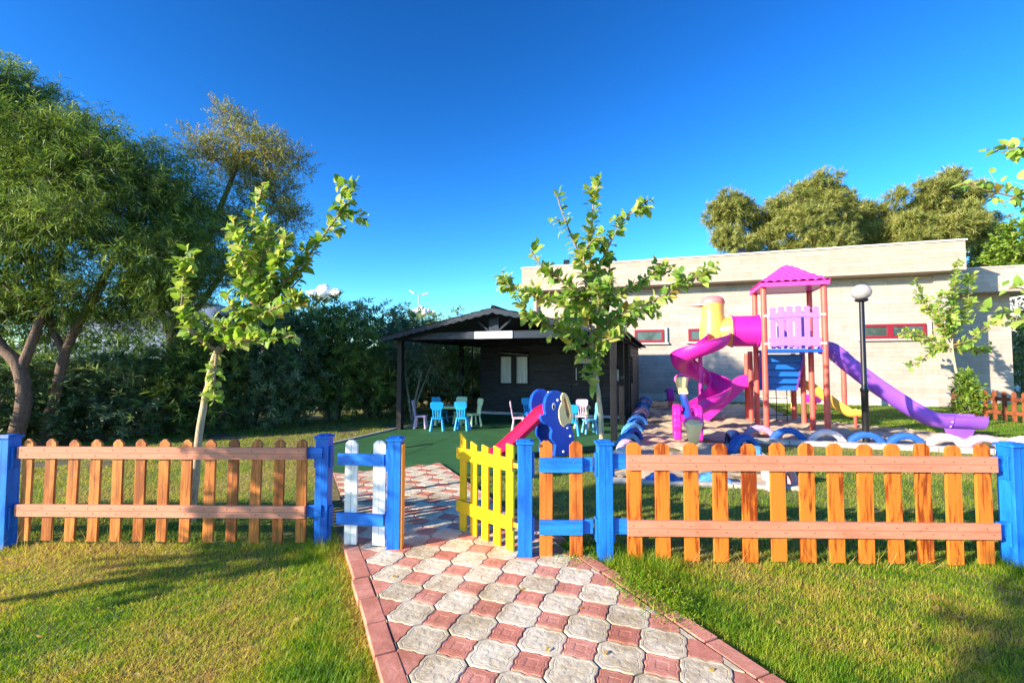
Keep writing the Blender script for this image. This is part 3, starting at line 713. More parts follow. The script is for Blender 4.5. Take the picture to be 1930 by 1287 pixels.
# porch ceiling boards
mb = MB()
for s in (-1, 1):
    a = Vector((xm, 1.8, PZ + .055)); b = Vector((x0 + .1 if s < 0 else x1 - .1, 1.8, PZ + .055 - (xm + OV - .1) * sl))
    vs = [(a.x, y0 + .05, a.z), (b.x, y0 + .05, b.z), (b.x, y1 - .05, b.z), (a.x, y1 - .05, a.z)]; vs2 = [(v_[0], v_[1], v_[2] - .02) for v_ in vs]
    mb.add(vs + vs2, [(0, 1, 2, 3), (7, 6, 5, 4), (0, 4, 5, 1), (1, 5, 6, 2), (2, 6, 7, 3), (3, 7, 4, 0)])
mb.build('ceiling', M_board, t)
# plank walls
def planks(xa, ya, xb, yb, z0_, z1_, holes=()):
    a = Vector((xa, ya, 0)); b = Vector((xb, yb, 0)); d = (b - a).normalized(); nrm_ = Vector((d.y, -d.x, 0)); L = (b - a).length
    mb = MB(); ph = .145; z = z0_
    while z < z1_ - .01:
        z2 = min(z + ph, z1_); segs = [(0, L)]
        for h0, h1, hz0, hz1 in holes:
            if z2 > hz0 and z < hz1:
                ns = []
                for s0, s1 in segs:
                    if h0 > s0: ns.append((s0, min(h0, s1)))
                    if h1 < s1: ns.append((max(h1, s0), s1))
                segs = ns
        for s0, s1 in segs:
            if s1 - s0 < .01: continue
            P1 = a + d * s0; P2 = a + d * s1
            vs = [P1 + nrm_ * .035 + Z * z, P2 + nrm_ * .035 + Z * z, P2 + nrm_ * .015 + Z * (z2 - .004), P1 + nrm_ * .015 + Z * (z2 - .004), P1 - nrm_ * .02 + Z * z, P2 - nrm_ * .02 + Z * z, P2 - nrm_ * .02 + Z * (z2 - .004), P1 - nrm_ * .02 + Z * (z2 - .004)]
            mb.add(vs, [(0, 1, 2, 3), (4, 7, 6, 5), (0, 4, 5, 1), (3, 2, 6, 7), (0, 3, 7, 4), (1, 5, 6, 2)])
        z += ph
    return mb
WX0 = .52
dz0, dz1 = 2.05, 2.95      # door opening from wall start
planks(WX0, PD, HW, PD, .1, EZ + .5, ((.62, 1.62, .98, 1.88), (2.95, 3.85, .1, 2.0), (4.15, 4.45, 1.12, 1.5))).build('front_wall', M_board, t)
planks(HW, PD, HW, RD - .6, .1, EZ + .1, ((1.2, 2.0, 1.0, 1.7),)).build('side_wall', M_board, t)
planks(WX0, RD - .6, WX0, PD, .1, EZ + .1).build('side_wall', M_board, t)
planks(HW, RD - .6, WX0, RD - .6, .1, EZ + .5).build('back_wall', M_board, t)
mb = MB(); mb.box(((WX0 + HW) / 2, PD - .05, .05), (HW - WX0 + .1, .14, .10)); mb.build('plinth', M_plinth, t, bevel=.004)
mb = MB(); mb.box(((WX0 + HW) / 2, (PD + RD - .6) / 2, .06), (HW - WX0 - .1, RD - .7 - PD, .04)); mb.build('floor', M_board, t)
def hwin(xc, w, z0_, z1_, curt=True):
    mb = MB(); f = .05
    mb.box((xc, PD - .03, z1_ - f / 2), (w, .07, f)); mb.box((xc, PD - .03, z0_ + f / 2), (w, .07, f))
    for xx in (xc - w / 2 + f / 2, xc + w / 2 - f / 2): mb.box((xx, PD - .03, (z0_ + z1_) / 2), (f, .07, z1_ - z0_ - 2 * f))
    if curt: mb.box((xc, PD - .03, (z0_ + z1_) / 2), (.16, .07, z1_ - z0_ - 2 * f))
    fo = mb.build('window', M_post, t, bevel=.003)
    c = MB(); n = 36
    vs = []
    for k in range(n + 1):
        xx = xc - w / 2 + .03 + (w - .06) * k / n; yy = PD + .02 + .010 * math.sin(k * 2.1)
        vs += [(xx, yy, z0_ + .03), (xx, yy, z1_ - .03)]
    c.add(vs, [(2 * k, 2 * k + 2, 2 * k + 3, 2 * k + 1) for k in range(n)]); c.build('curtain', M_curt, fo, smooth=60)
hwin(WX0 + 1.12, 1.0, .95, 1.88); hwin(WX0 + 4.30, .30, 1.0, 1.5, False)
d_ = MB(); d_.box((WX0 + 3.40, PD + .0, 1.05), (.88, .05, 1.88)); dr = d_.build('door', M_board, t, bevel=.004)
mb = MB(); mb.box((WX0 + 3.42, PD - .035, 1.72), (.56, .012, .20)); mb.build('door_pane', M_plinth, dr)
mb = MB(); mb.box((WX0 + 3.10, PD - .035, 1.30), (.03, .012, .36)); mb.box((WX0 + 3.75, PD - .035, 1.30), (.03, .012, .36)); mb.build('door_trim', M_plinth, dr)
mb = MB(); mb.tube([(WX0 + 3.05, PD - .08, 1.0), (WX0 + 3.16, PD - .08, 1.0)], .012, 8); mb.build('handle', M_grey, dr)
mb = MB(); mb.box((.26, PD - .1, 1.12), (.03, .03, 2.1)); mb.build('downpipe', M_post, t)

# ------------------------------------------------------------------ children's chairs and tables
def chair(mat, loc, yaw, label):
    t = thing('child_chair', label, 'chair', (loc[0], loc[1], GZ + .024), yaw, 'small plastic chairs under the porch')
    mb = MB(); s = .15
    prof = [(-s, -s), (s, -s), (s * .9, s), (-s * .9, s)]
    mb.prism(prof, Vector((1, 0, 0)), Vector((0, 1, 0)), Z, (0, 0, .295), .045); mb.build('seat', mat, t, bevel=.018)
    for sx in (-1, 1):
        for sy in (-1, 1):
            mb = MB(); mb.tube([(sx * .15, sy * .14, 0), (sx * .115, sy * .105, .28)], [.036, .021], 12); mb.build('leg', mat, t, smooth=40)
    mb = MB()
    hp = [(-.10, .0), (.10, .0), (.15, .06), (.155, .17), (.12, .20), (-.12, .20), (-.155, .17), (-.15, .06)]
    rot = Matrix.Rotation(R(-9), 3, 'X'); ax = Vector((1, 0, 0)); ay = rot @ Z; an = rot @ Vector((0, 1, 0))
    o_ = Vector((0, .135, .30))
    mb.prism(hp, ax, ay, an, o_ + ay * .20, .030)
    for k in (-1.5, -.5, .5, 1.5): mb.bar(o_ + ax * k * .052, o_ + ax * k * .064 + ay * .22, .032, .026, an)
    mb.build('backrest', mat, t, bevel=.009)
    return t
def child_table(mat, loc, yaw, label, w=.78, d=.56):
    t = thing('child_table', label, 'table', (loc[0], loc[1], GZ + .024), yaw, 'small plastic tables under the porch')
    mb = MB(); mb.box((0, 0, .475), (w, d, .04)); mb.box((0, 0, .44), (w - .08, d - .08, .04)); mb.build('tabletop', mat, t, bevel=.012)
    for sx in (-1, 1):
        for sy in (-1, 1):
            mb = MB(); mb.tube([(sx * (w / 2 - .06), sy * (d / 2 - .06), 0), (sx * (w / 2 - .09), sy * (d / 2 - .09), .44)], [.045, .032], 12); mb.build('leg', mat, t, smooth=40)
def gp(px, py): p = G(px, py, GZ); return (p.x, p.y)
child_table(M_mint, gp(848, 801), R(-6), 'pale green table at the left, ringed by blue, pink and green chairs')
chair(M_cyan, gp(824, 813), R(186), 'blue chair with its back to the camera, left of the pale green table leg')
chair(M_cyan, gp(872, 812), R(170), 'blue chair with its back to the camera, right of the pale green table leg')
chair(M_lpink, gp(793, 808), R(92), 'pale pink chair seen from the side at the left end of the left table')
chair(M_cyan, gp(830, 797), R(150), 'blue chair mostly hidden behind the front left blue chair')
chair(M_mint, gp(867, 799), R(-8), 'pale green chair at the far side of the left table')
chair(M_mint, gp(893, 804), R(-60), 'pale green chair at the right end of the left table')
child_table(M_mint, gp(1084, 802), R(-6), 'pale green table behind the elephant slide')
chair(M_cyan, gp(1078, 822), R(172), 'blue chair with its back to the camera, right of the elephant slide')
chair(M_lpink, gp(1096, 808), R(-14), 'pale pink chair facing the camera behind the right table')
chair(M_cyan2, gp(1112, 818), R(-84), 'light blue chair seen from the side beside the sapling trunk')
chair(M_lpink, gp(977, 812), R(88), 'pale pink chair seen edge on, left of the red chute')
chair(M_cyan, gp(998, 803), R(20), 'blue chair behind the top of the red chute')

def polyline_pts(pts, n):
    pts = [Vector(p) for p in pts]; L = [0]
    for a, b in zip(pts, pts[1:]): L.append(L[-1] + (b - a).length)
    out = []
    for k in range(n):
        s_ = L[-1] * k / max(1, n - 1); i = 0
        while i < len(L) - 2 and L[i + 1] < s_: i += 1
        f = (s_ - L[i]) / max(1e-6, L[i + 1] - L[i]); out.append(pts[i].lerp(pts[i + 1], f))
    return out, L[-1]
# ------------------------------------------------------------------ elephant slide
ES = Vector((.70, 8.44, GZ + .024)); t = thing('elephant_slide', 'small blue elephant shaped slide with a red pink chute on the artificial lawn', 'slide', tuple(ES), R(27))
sc = 8.35 / 880 / 8.39 / .93
def ep(p): return ((p[0] - 1260) * sc * 1.06, (1135 - p[1]) * sc * .95)
outl = [(1205, 150), (1150, 155), (1090, 195), (1050, 255), (1030, 340), (1028, 420), (1045, 490), (1010, 510), (975, 500), (968, 540), (990, 600), (1035, 645), (1090, 668), (1120, 690), (1142, 740), (1125, 800), (1130, 870), (1165, 915), (1200, 960), (1190, 1040), (1180, 1135), (1430, 1135), (1440, 1060), (1500, 900), (1485, 800), (1450, 700), (1420, 660), (1380, 640), (1330, 560), (1300, 440), (1330, 330), (1320, 230), (1280, 170), (1235, 150), (1220, 165)]
outl = [ep(p) for p in outl][::-1]
AX, AY_ = Vector((1, 0, 0)), Vector((0, 1, 0))
yel = [(1310, 185), (1350, 190), (1395, 250), (1425, 340), (1455, 450), (1472, 560), (1440, 655), (1395, 655), (1360, 665), (1325, 705), (1275, 655), (1245, 560), (1240, 440), (1285, 330), (1275, 240)]
hole = [(1330, 245), (1365, 300), (1395, 400), (1425, 520), (1415, 570), (1395, 585), (1370, 540), (1345, 450), (1335, 350), (1322, 285)]
for s in (-1, 1):
    mb = MB(); mb.prism(outl, AX, Z, AY_, (0, s * .24, 0), .085); b = mb.build('side_panel', M_blue, t, bevel=.028); b.modifiers[0].segments = 3
    # yellow ear handle: a ring and a patch, one mesh
    mb = MB()
    k0 = 7; Y2 = [ep(p) for p in yel]; H2 = [ep(p) for p in hole]
    def resample(P_, n_):
        q_, _ = polyline_pts([Vector((a[0], a[1], 0)) for a in P_ + [P_[0]]], n_ + 1); return [(a.x, a.y) for a in q_[:-1]]
    NR_ = 40; O_ = resample(Y2, NR_); I_ = resample(H2, NR_); vs = []; hw = .062
    for sd_ in (-1, 1):
        for ring_ in (O_, I_): vs += [(p[0], s * .24 + sd_ * hw, p[1]) for p in ring_]
    fs = []
    for q in range(NR_):
        r_ = (q + 1) % NR_
        fs += [(q, r_, NR_ + r_, NR_ + q), (2 * NR_ + q, 3 * NR_ + q, 3 * NR_ + r_, 2 * NR_ + r_), (q, 2 * NR_ + q, 2 * NR_ + r_, r_), (NR_ + q, NR_ + r_, 3 * NR_ + r_, 3 * NR_ + q)]
    mb.add(vs, fs); mb.build('ear_handle', M_cream, t, bevel=.012)
    mb = MB()
    for p in ((1230, 295), (1385, 718), (1432, 848), (1320, 1070)):
        q = ep(p); mb.lathe([(.021, 0), (.021, .012), (.012, .02), (.001, .022)], (q[0], s * .24 + s * .042, q[1]), 12, Matrix.Rotation(R(90) * s * -1, 3, 'X'))
    mb.build('bolt_cap', M_whiteb, t, smooth=40)
    q = ep((1168, 385)); Mr = Matrix.Rotation(R(90) * -s, 3, 'X') @ Matrix.Rotation(R(0), 3, 'Z')
    mb = MB(); n = 16
    mb.prism([(.032 * math.cos(a), .060 * math.sin(a)) for a in np.linspace(0, 2 * math.pi, n, False)], AX, Z, AY_, (q[0], s * .284, q[1]), .008)
    e_ = mb.build('eye', M_whiteb, t)
    mb = MB(); mb.prism([(-.004 + .018 * math.cos(a), -.008 + .038 * math.sin(a)) for a in np.linspace(0, 2 * math.pi, n, False)], AX, Z, AY_, (q[0], s * .290, q[1]), .008); mb.build('pupil', M_black, e_)
# white rim strip on the forehead
# chute
Q = lambda a: Vector((a[0], 0, a[1]))
pa = [Q((.02, .78)), Q((-.08, .80)), Q((-.20, .74)), Q((-.36, .60)), Q((-.58, .43)), Q((-.80, .26)), Q((-1.0, .12)), Q((-1.14, .06)), Q((-1.28, .05))]
sec = [(-.21, .06), (-.18, .075), (-.16, .03), (-.12, .0), (.12, .0), (.16, .03), (.18, .075), (.21, .06), (.195, -.03), (.12, -.045), (-.12, -.045), (-.195, -.03)]
mb = MB(); mb.sweep(pa, sec); mb.build('chute', M_red, t, smooth=50, bevel=.006)
for k in range(4):
    mb = MB(); z = .14 + k * .17; x = .26 - k * .055; mb.box((x, 0, z), (.09, .42, .04)); mb.build('step', M_pyel, t, bevel=.008)
mb = MB(); mb.box((.06, 0, .76), (.2, .40, .04)); mb.build('platform', M_red, t, bevel=.008)

# ------------------------------------------------------------------ play tower
TO = Vector((5.88, 10.86, GZ)); TY = -R(18); t = thing('play_tower', 'pink roofed play tower on coral posts with purple, magenta and yellow slides', 'playground', tuple(TO), TY)
TW = 1.22; TD = 1.10; DZ = 1.95; LZ = 1.08
def tl(p): q = Vector(p) - TO; return Vector((q.dot(U), q.dot(V), q.z))
def tpost(x, y, z1_, r=.062):
    mb = MB(); mb.tube([(x, y, -.1), (x, y, z1_)], r, 16); mb.build('post', M_coral, t, smooth=50)
for x, y in ((0, 0), (TW, 0), (0, TD), (TW, TD)): tpost(x, y, 3.42)
for x, y in ((.0, TD + .85), (TW - .0, TD + .75)): tpost(x, y, 1.95)
tpost(.02, TD + 1.6, 1.9); tpost(TW - .02, TD + 1.6, 1.9); 
mb = MB(); mb.box((TW / 2, TD / 2, DZ - .03), (TW - .1, TD + .06, .07)); mb.build('deck', M_blue, t, bevel=.006)
mb = MB(); mb.box((TW / 2, TD + 1.2, LZ - .03), (TW - .1, .9, .07)); mb.build('lower_deck', M_blue, t, bevel=.006)
# roof: four faces of scalloped tiles
mb = MB(); RW = 1.42; cx, cy = TW / 2, TD / 2; NR, NS = 5, 56
for f in range(4):
    ang = f * math.pi / 2; ca_, sa_ = math.cos(ang), math.sin(ang); vs = []; fs = []
    for i in range(NR * 4 + 1):
        g = i / (NR * 4); row = g * NR; fr = row - math.floor(row) if i < NR * 4 else 1.0
        if i % 4 == 0 and i > 0: fr = 1.0
        half = (.10 + (RW / 2 - .10) * g); zz = 3.93 - .46 * g ** .92
        for j in range(NS + 1):
            s_ = -1 + 2 * j / NS; xw = s_ * half
            tile = abs(math.sin((xw / .165 + (math.ceil(row) % 2) * .5) * math.pi / 1.0))
            lift = (.012 + .045 * fr) * (tile ** .5) if abs(s_) < .97 else .02
            X_, Y_ = xw, -half
            vs.append((cx + X_ * ca_ - Y_ * sa_, cy + X_ * sa_ + Y_ * ca_, zz + lift))
    for i in range(NR * 4):
        for j in range(NS):
            b = i * (NS + 1) + j; fs.append((b, b + NS + 1, b + NS + 2, b + 1))
    mb.add(vs, fs)
mb.box((cx, cy, 3.93), (.24, .24, .05)); mb.lathe([(.05, 3.95), (.06, 3.98), (.02, 4.0)], (cx, cy, 0), 12)
for f in range(4):
    ang = f * math.pi / 2; Mz = Matrix.Rotation(ang, 3, 'Z'); o_ = Mz @ Vector((0, -RW / 2 + .04, 0))
    mb.box((cx + o_.x, cy + o_.y, 3.44), (RW - .02, .05, .09), Mz)
mb.box((cx, cy, 3.42), (RW - .16, RW - .16, .03))
mb.build('roof', M_pink, t, smooth=35)
for a, b in (((0, 0), (TW, 0)), ((0, TD), (TW, TD)), ((0, 0), (0, TD)), ((TW, 0), (TW, TD))):
    pass
# lilac front barrier
def barrier(y, flip=False, x0_=.09, x1_=TW - .09):
    mb = MB(); n = 6; w = (x1_ - x0_) / n
    for k in range(n):
        xc = x0_ + w * (k + .5); arch = .05 * math.cos((k - 2.5) / 3 * 1.3)
        top = .86 + arch
        poly = [(-w * .32, .05), (w * .32, .05), (w * .32, top)] + [(w * .42 * math.cos(a), top + .035 + .05 * math.sin(a)) for a in np.linspace(-.6, math.pi + .6, 9)] + [(-w * .32, top)]
        mb.prism(poly, Vector((1, 0, 0)), Z, Vector((0, 1, 0)), (xc, y, DZ), .03)
    for zz, hh in ((.14, .20), (.74, .11)):
        for k in range(8):
            xa = x0_ + (x1_ - x0_) * k / 8; xb = x0_ + (x1_ - x0_) * (k + 1) / 8; za = .05 * math.cos((k - 4) / 4 * 1.2); zb = .05 * math.cos((k - 3) / 4 * 1.2)
            mb.bar((xa, y - .012, DZ + zz + za), (xb, y - .012, DZ + zz + zb), hh, .045, Vector((0, 1, 0)))
    mb.build('barrier', M_lil, t, bevel=.006)
    mb = MB()
    for xx in (.045, TW - .045):
        for zz in (.13, .78): mb.box((xx, y - .03, DZ + zz), (.12, .03, .04))
    mb.build('clamp', M_whiteb, t, bevel=.004)
barrier(-.02)
barrier(TD + .03, x0_=.35)
# blue steps between the decks
mb = MB(); n = 5
for k in range(n):
    f = k / (n - 1); y = TD - .02 + .60 * f; z = DZ - .12 - (DZ - LZ - .14) * f
    mb.box((TW / 2 - .05, y, z), (.86, .18, .035)); mb.box((TW / 2 - .05, y - .09, z - .085), (.86, .02, .17))
mb.build('stair', M_stair, t, bevel=.004)
for xx in (TW / 2 - .50, TW / 2 + .40):
    mb = MB(); mb.prism([(TD - .15, DZ - .02), (TD + .05, DZ - .02), (TD + .75, LZ + .08), (TD + .75, LZ - .12), (TD + .50, LZ - .14), (TD - .15, DZ - .28)][::-1], Vector((0, 1, 0)), Z, Vector((1, 0, 0)), (xx, 0, 0), .035); mb.build('stair_side', M_purp, t, bevel=.004)
# rope net under the lower deck
mb = MB()
for k in range(4): x = .16 + k * .26; mb.tube([(x, TD + 1.25, .0), (x + .01, TD + 1.25, .5), (x, TD + 1.25, LZ)], .011, 6)
for k in range(4): z = .22 + k * .23; mb.tube([(.16 + .78 * i / 6, TD + 1.25, z - .015 * math.sin(i * math.pi / 2) ** 2) for i in range(7)], .010, 6)
mb.build('rope_net', M_rope, t, smooth=40)
mb = MB(); mb.tube([(TW - .16, TD + 1.3, .35), (TW - .16, TD + 1.3, LZ)], .014, 6); mb.build('rope', M_pyel, t)
# chutes
def trough(r, th_=.022, lip=.02, a0=8):
    out = [(r * math.cos(a), r * math.sin(a) + r) for a in np.linspace(R(180 - a0), R(360 + a0), 15)]
    inn = [((r - th_) * math.cos(a), (r - th_) * math.sin(a) + r) for a in np.linspace(R(360 + a0), R(180 - a0), 15)]
    return [(-r - lip, out[0][1])] + out + [(r + lip, out[-1][1]), (r + lip, out[-1][1] + .02), (r - th_, out[-1][1] + .02)] + inn[1:-1] + [(-r + th_, out[0][1] + .02), (-r - lip, out[0][1] + .02)]
def smoothpath(pts, n=6):
    pts = [Vector(p) for p in pts]; out = []
    for i in range(len(pts) - 1):
        p0 = pts[max(i - 1, 0)]; p1 = pts[i]; p2 = pts[i + 1]; p3 = pts[min(i + 2, len(pts) - 1)]
        for k in range(n):
            s_ = k / n; out.append(.5 * ((2 * p1) + (p2 - p0) * s_ + (2 * p0 - 5 * p1 + 4 * p2 - p3) * s_ ** 2 + (3 * p1 - p0 - 3 * p2 + p3) * s_ ** 3))
    return out + [pts[-1]]
# large purple slide leaving to the right
yc = TD * .5
pp = smoothpath([(TW + .02, yc, 1.90), (TW + .18, yc, 1.84), (TW + .45, yc, 1.56), (TW + .95, yc, 1.10), (TW + 1.50, yc, .66), (TW + 1.92, yc, .38), (TW + 2.25, yc, .27), (TW + 2.6, yc, .26), (TW + 3.0, yc, .26)], 7)
pp = [p - Vector((0, 0, .05)) for p in pp]
mb = MB(); mb.sweep(pp, trough(.25)); mb.build('slide', M_purp, t, smooth=45)
for k_ in (10, 45):
    mb = MB(); mb.sweep([pp[k_] - Vector((0, 0, .008)), pp[k_].lerp(pp[k_ + 1], .35) - Vector((0, 0, .008))], trough(.268)); mb.build('slide_flange', M_purp, t)
    mb = MB()
    for a_ in np.linspace(R(200), R(340), 6):
        c_ = pp[k_] + Vector((-.012, .262 * math.cos(a_), .262 * math.sin(a_) + .262)); mb.box(c_, (.02, .02, .02))
    mb.build('bolts', M_whiteb, t)
mb = MB(); mb.prism([(-.20, .0), (.20, .0), (.26, .22), (-.26, .22)], Vector((1, 0, 0)), Z, Vector((0, 1, 0)), (TW + 2.5, yc - .24, .02), .04)
mb.build('slide_bracket', M_purp, t, bevel=.01)
mb = MB(); mb.tube([(TW + 2.5, yc - .2, -.1), (TW + 2.5, yc - .2, .1)], .05, 10); mb.build('slide_leg', M_coral, t, smooth=45)
# magenta straight slide to the left of the lower deck
yl = TD + 1.15
pp = smoothpath([(.0, yl, 1.06), (-.16, yl, 1.02), (-.5, yl, .68), (-.9, yl, .30), (-1.08, yl, .12), (-1.2, yl, .05)], 6)
mb = MB(); mb.sweep(pp, [(-.26, .24), (-.23, .24), (-.21, -.04), (.21, -.04), (.23, .24), (.26, .24), (.25, -.08), (-.25, -.08)]); mb.build('slide', M_mag, t, smooth=40, bevel=.004)
# yellow slide to the right of the lower deck
yl = TD + .95
pp = smoothpath([(TW - .05, yl, .98), (TW + .15, yl, .92), (TW + .55, yl, .60), (TW + .95, yl, .30), (TW + 1.12, yl, .24), (TW + 1.3, yl, .24)], 6)
mb = MB(); mb.sweep(pp, trough(.17)); mb.build('slide', M_pyel, t, smooth=45)
mb = MB(); mb.tube([(TW + 1.15, yl - .15, -.1), (TW + 1.15, yl - .15, .3)], .035, 8); mb.build('slide_leg', M_coral, t)
# tube, elbow, turret and cap
c0 = Vector((0, TD * .5, 2.42)); MX = Matrix.Rotation(R(-90), 3, 'Y')
mb = MB(); mb.lathe([(.40, -.02), (.40, .03), (.375, .04), (.375, .56), (.40, .57), (.40, .60), (.35, .60), (.35, -.02)], c0 + Vector((-.04, 0, 0)), 32, MX); mb.build('tunnel', M_mag, t, smooth=35)
tx = -1.05
mb = MB(); mb.lathe([(.385, .58), (.385, .64), (.36, .70), (.30, .86), (.24, 1.0)], c0 + Vector((-.02, 0, 0)), 32, MX); mb.build('tunnel_collar', M_pyel, t, smooth=45)
mb = MB(); mb.lathe([(.20, 2.05), (.27, 2.06), (.31, 2.14), (.325, 2.35), (.30, 2.60), (.27, 2.80), (.265, 3.02), (.28, 3.14), (.24, 3.15)], Vector((tx, c0.y, 0)), 32); mb.build('turret', M_pyel, t, smooth=45)
mb = MB(); mb.lathe([(.285, 3.12), (.29, 3.15), (.26, 3.24), (.18, 3.30), (.06, 3.32), (.001, 3.32)], Vector((tx, c0.y, 0)), 32)
bill = []
for a in np.linspace(R(120), R(240), 13): bill.append((math.cos(a) * (.28 + .22 * max(0, math.cos(a - math.pi)) ** 3), math.sin(a) * .28))
mb.prism(bill, Vector((1, 0, 0)), Vector((0, 1, 0)), Vector((.18, 0, 1)).normalized(), (tx, c0.y, 3.09), .03)
mb.build('turret_cap', M_pcap, t, smooth=45)
# spiral
sc_ = tl(at(1320, 683, 11.45)); sx_, sy_ = sc_.x, sc_.y; rr = .43; hp = []
for k in range(61):
    f = k / 60; a = -f * R(455) + R(12); z = 2.04 - f ** 1.2 * 1.56
    hp.append(Vector((sx_ + rr * math.cos(a), sy_ + rr * math.sin(a), z)))
e = hp[-1]; dlast = (hp[-1] - hp[-2]).normalized()
hp += [e + Vector((-.16, -.06, -.10)), e + Vector((-.34, -.14, -.19)), e + Vector((-.50, -.2, -.24))]
hp = [hp[0] + Vector((.05, .42, .04)), hp[0] + Vector((.04, .2, .02))] + hp
mb = MB(); mb.sweep(hp, trough(.25, lip=.012, a0=16)); mb.build('spiral_slide', M_mag, t, smooth=45)
mb = MB(); mb.tube([(sx_, sy_, 0), (sx_, sy_, 2.0)], .05, 12); mb.build('spiral_column', M_mag, t, smooth=45)
p_ = tl(G(1321, 797)); mb = MB(); mb.tube([(p_.x, p_.y, -.1), (p_.x, p_.y, .28)], .05, 10); mb.box((p_.x, p_.y, .27), (.15, .15, .025)); mb.build('slide_leg', M_coral, t, smooth=45)

# ------------------------------------------------------------------ seesaw
s0 = Vector((3.12, 8.05, 0)); s1 = Vector((3.98, 11.0, 0)); sdir = (s1 - s0); SLn = sdir.length; smid = (s0 + s1) / 2
t = thing('seesaw', 'blue beamed seesaw with cream seats, pink handles and magenta side figures on the sand', 'seesaw', (smid.x, smid.y, -.02), math.atan2(sdir.y, sdir.x))
# local x along the beam (positive = far, raised end)
zc = .62; tilt_ = math.atan2(.74, SLn)
def sp(x, z=0, y=0): return Vector((x * math.cos(tilt_) - z * math.sin(tilt_), y, zc + x * math.sin(tilt_) + z * math.cos(tilt_)))
mb = MB(); mb.tube([sp(-1.35), sp(-.5, .02), sp(.5, .02), sp(1.35)], .075, 14); mb.build('beam', M_blue, t, smooth=50)
for s in (-1, 1):
    c_ = sp(s * 1.42, .02)
    mb = MB(); mb.lathe([(.06, -.10), (.085, -.08), (.10, .0), (.125, .14), (.15, .26), (.145, .285), (.09, .31), (.02, .32)], c_, 20, Matrix.Rotation(R(s * 12), 3, 'Y')); mb.build('seat', M_cream, t, smooth=50)
    mb = MB(); mb.tube([c_ + Vector((s * .06, .15 * math.cos(a), .26 + .11 * math.sin(a))) for a in np.linspace(-.5, math.pi + .5, 14)], .022, 8); mb.build('handle', M_pink, t, smooth=50)
    mb = MB(); c2 = sp(s * 1.1, .075); mb.box((c2.x, 0, c2.z + .03), (.34, .20, .05), Matrix.Rotation(-tilt_, 3, 'Y')); mb.build('seat_pad', M_cream, t, bevel=.015)
for s in (-1, 1):
    prof = [(-.30, .06), (.30, .06), (.36, .10), (.30, .22), (.36, .34), (.28, .46), (.30, .60), (.20, .72), (.06, .74), (.0, .68), (-.08, .74), (-.22, .70), (-.30, .58), (-.27, .46), (-.35, .34), (-.29, .22), (-.35, .10)]
    mb = MB(); mb.prism(prof, AX, Z, AY_, (0, s * .20, .03), .15); b = mb.build('side_figure', M_mag, t, bevel=.03); b.modifiers[0].segments = 3
mb = MB(); mb.tube([(0, -.2, .6), (0, .2, .6)], .04, 10); mb.build('axle', M_mag, t, smooth=40)

# ------------------------------------------------------------------ spring riders
def rider(px, py, lab, yaw, s=1.0):
    p = G(px, py); t = thing('spring_rider', lab, 'spring rider', (p.x, p.y, -.03), yaw, 'magenta spring riders')
    mb = MB(); mb.tube([(.09 * math.cos(a) * s, .09 * math.sin(a) * s, .02 + a * .0085 * s) for a in np.linspace(0, 2 * math.pi * 5, 60)], .014, 6); mb.build('spring', M_coral, t, smooth=40)
    mb = MB(); prof = [(-.28, .30), (.22, .30), (.30, .42), (.34, .60), (.44, .62), (.42, .74), (.28, .80), (.18, .72), (.12, .56), (-.12, .52), (-.24, .62), (-.32, .50)]
    mb.prism([(a * s, b * s) for a, b in prof], AX, Z, AY_, (0, 0, 0), .26 * s); mb.build('body', M_mag, t, bevel=.03)
    mb = MB(); mb.tube([(.2 * s, -.24 * s, .66 * s), (.2 * s, .24 * s, .66 * s)], .018, 8); mb.build('handle', M_black, t); mb = MB(); mb.tube([(.0, -.22 * s, .32 * s), (.0, .22 * s, .32 * s)], .018, 8); mb.build('footrest', M_black, t)
rider(1264, 768, 'magenta spring rider near the shaded wall beside the hut', R(75), .9)
rider(1534, 772, 'magenta spring rider seen between the tower posts and yellow slide', R(20), .9)

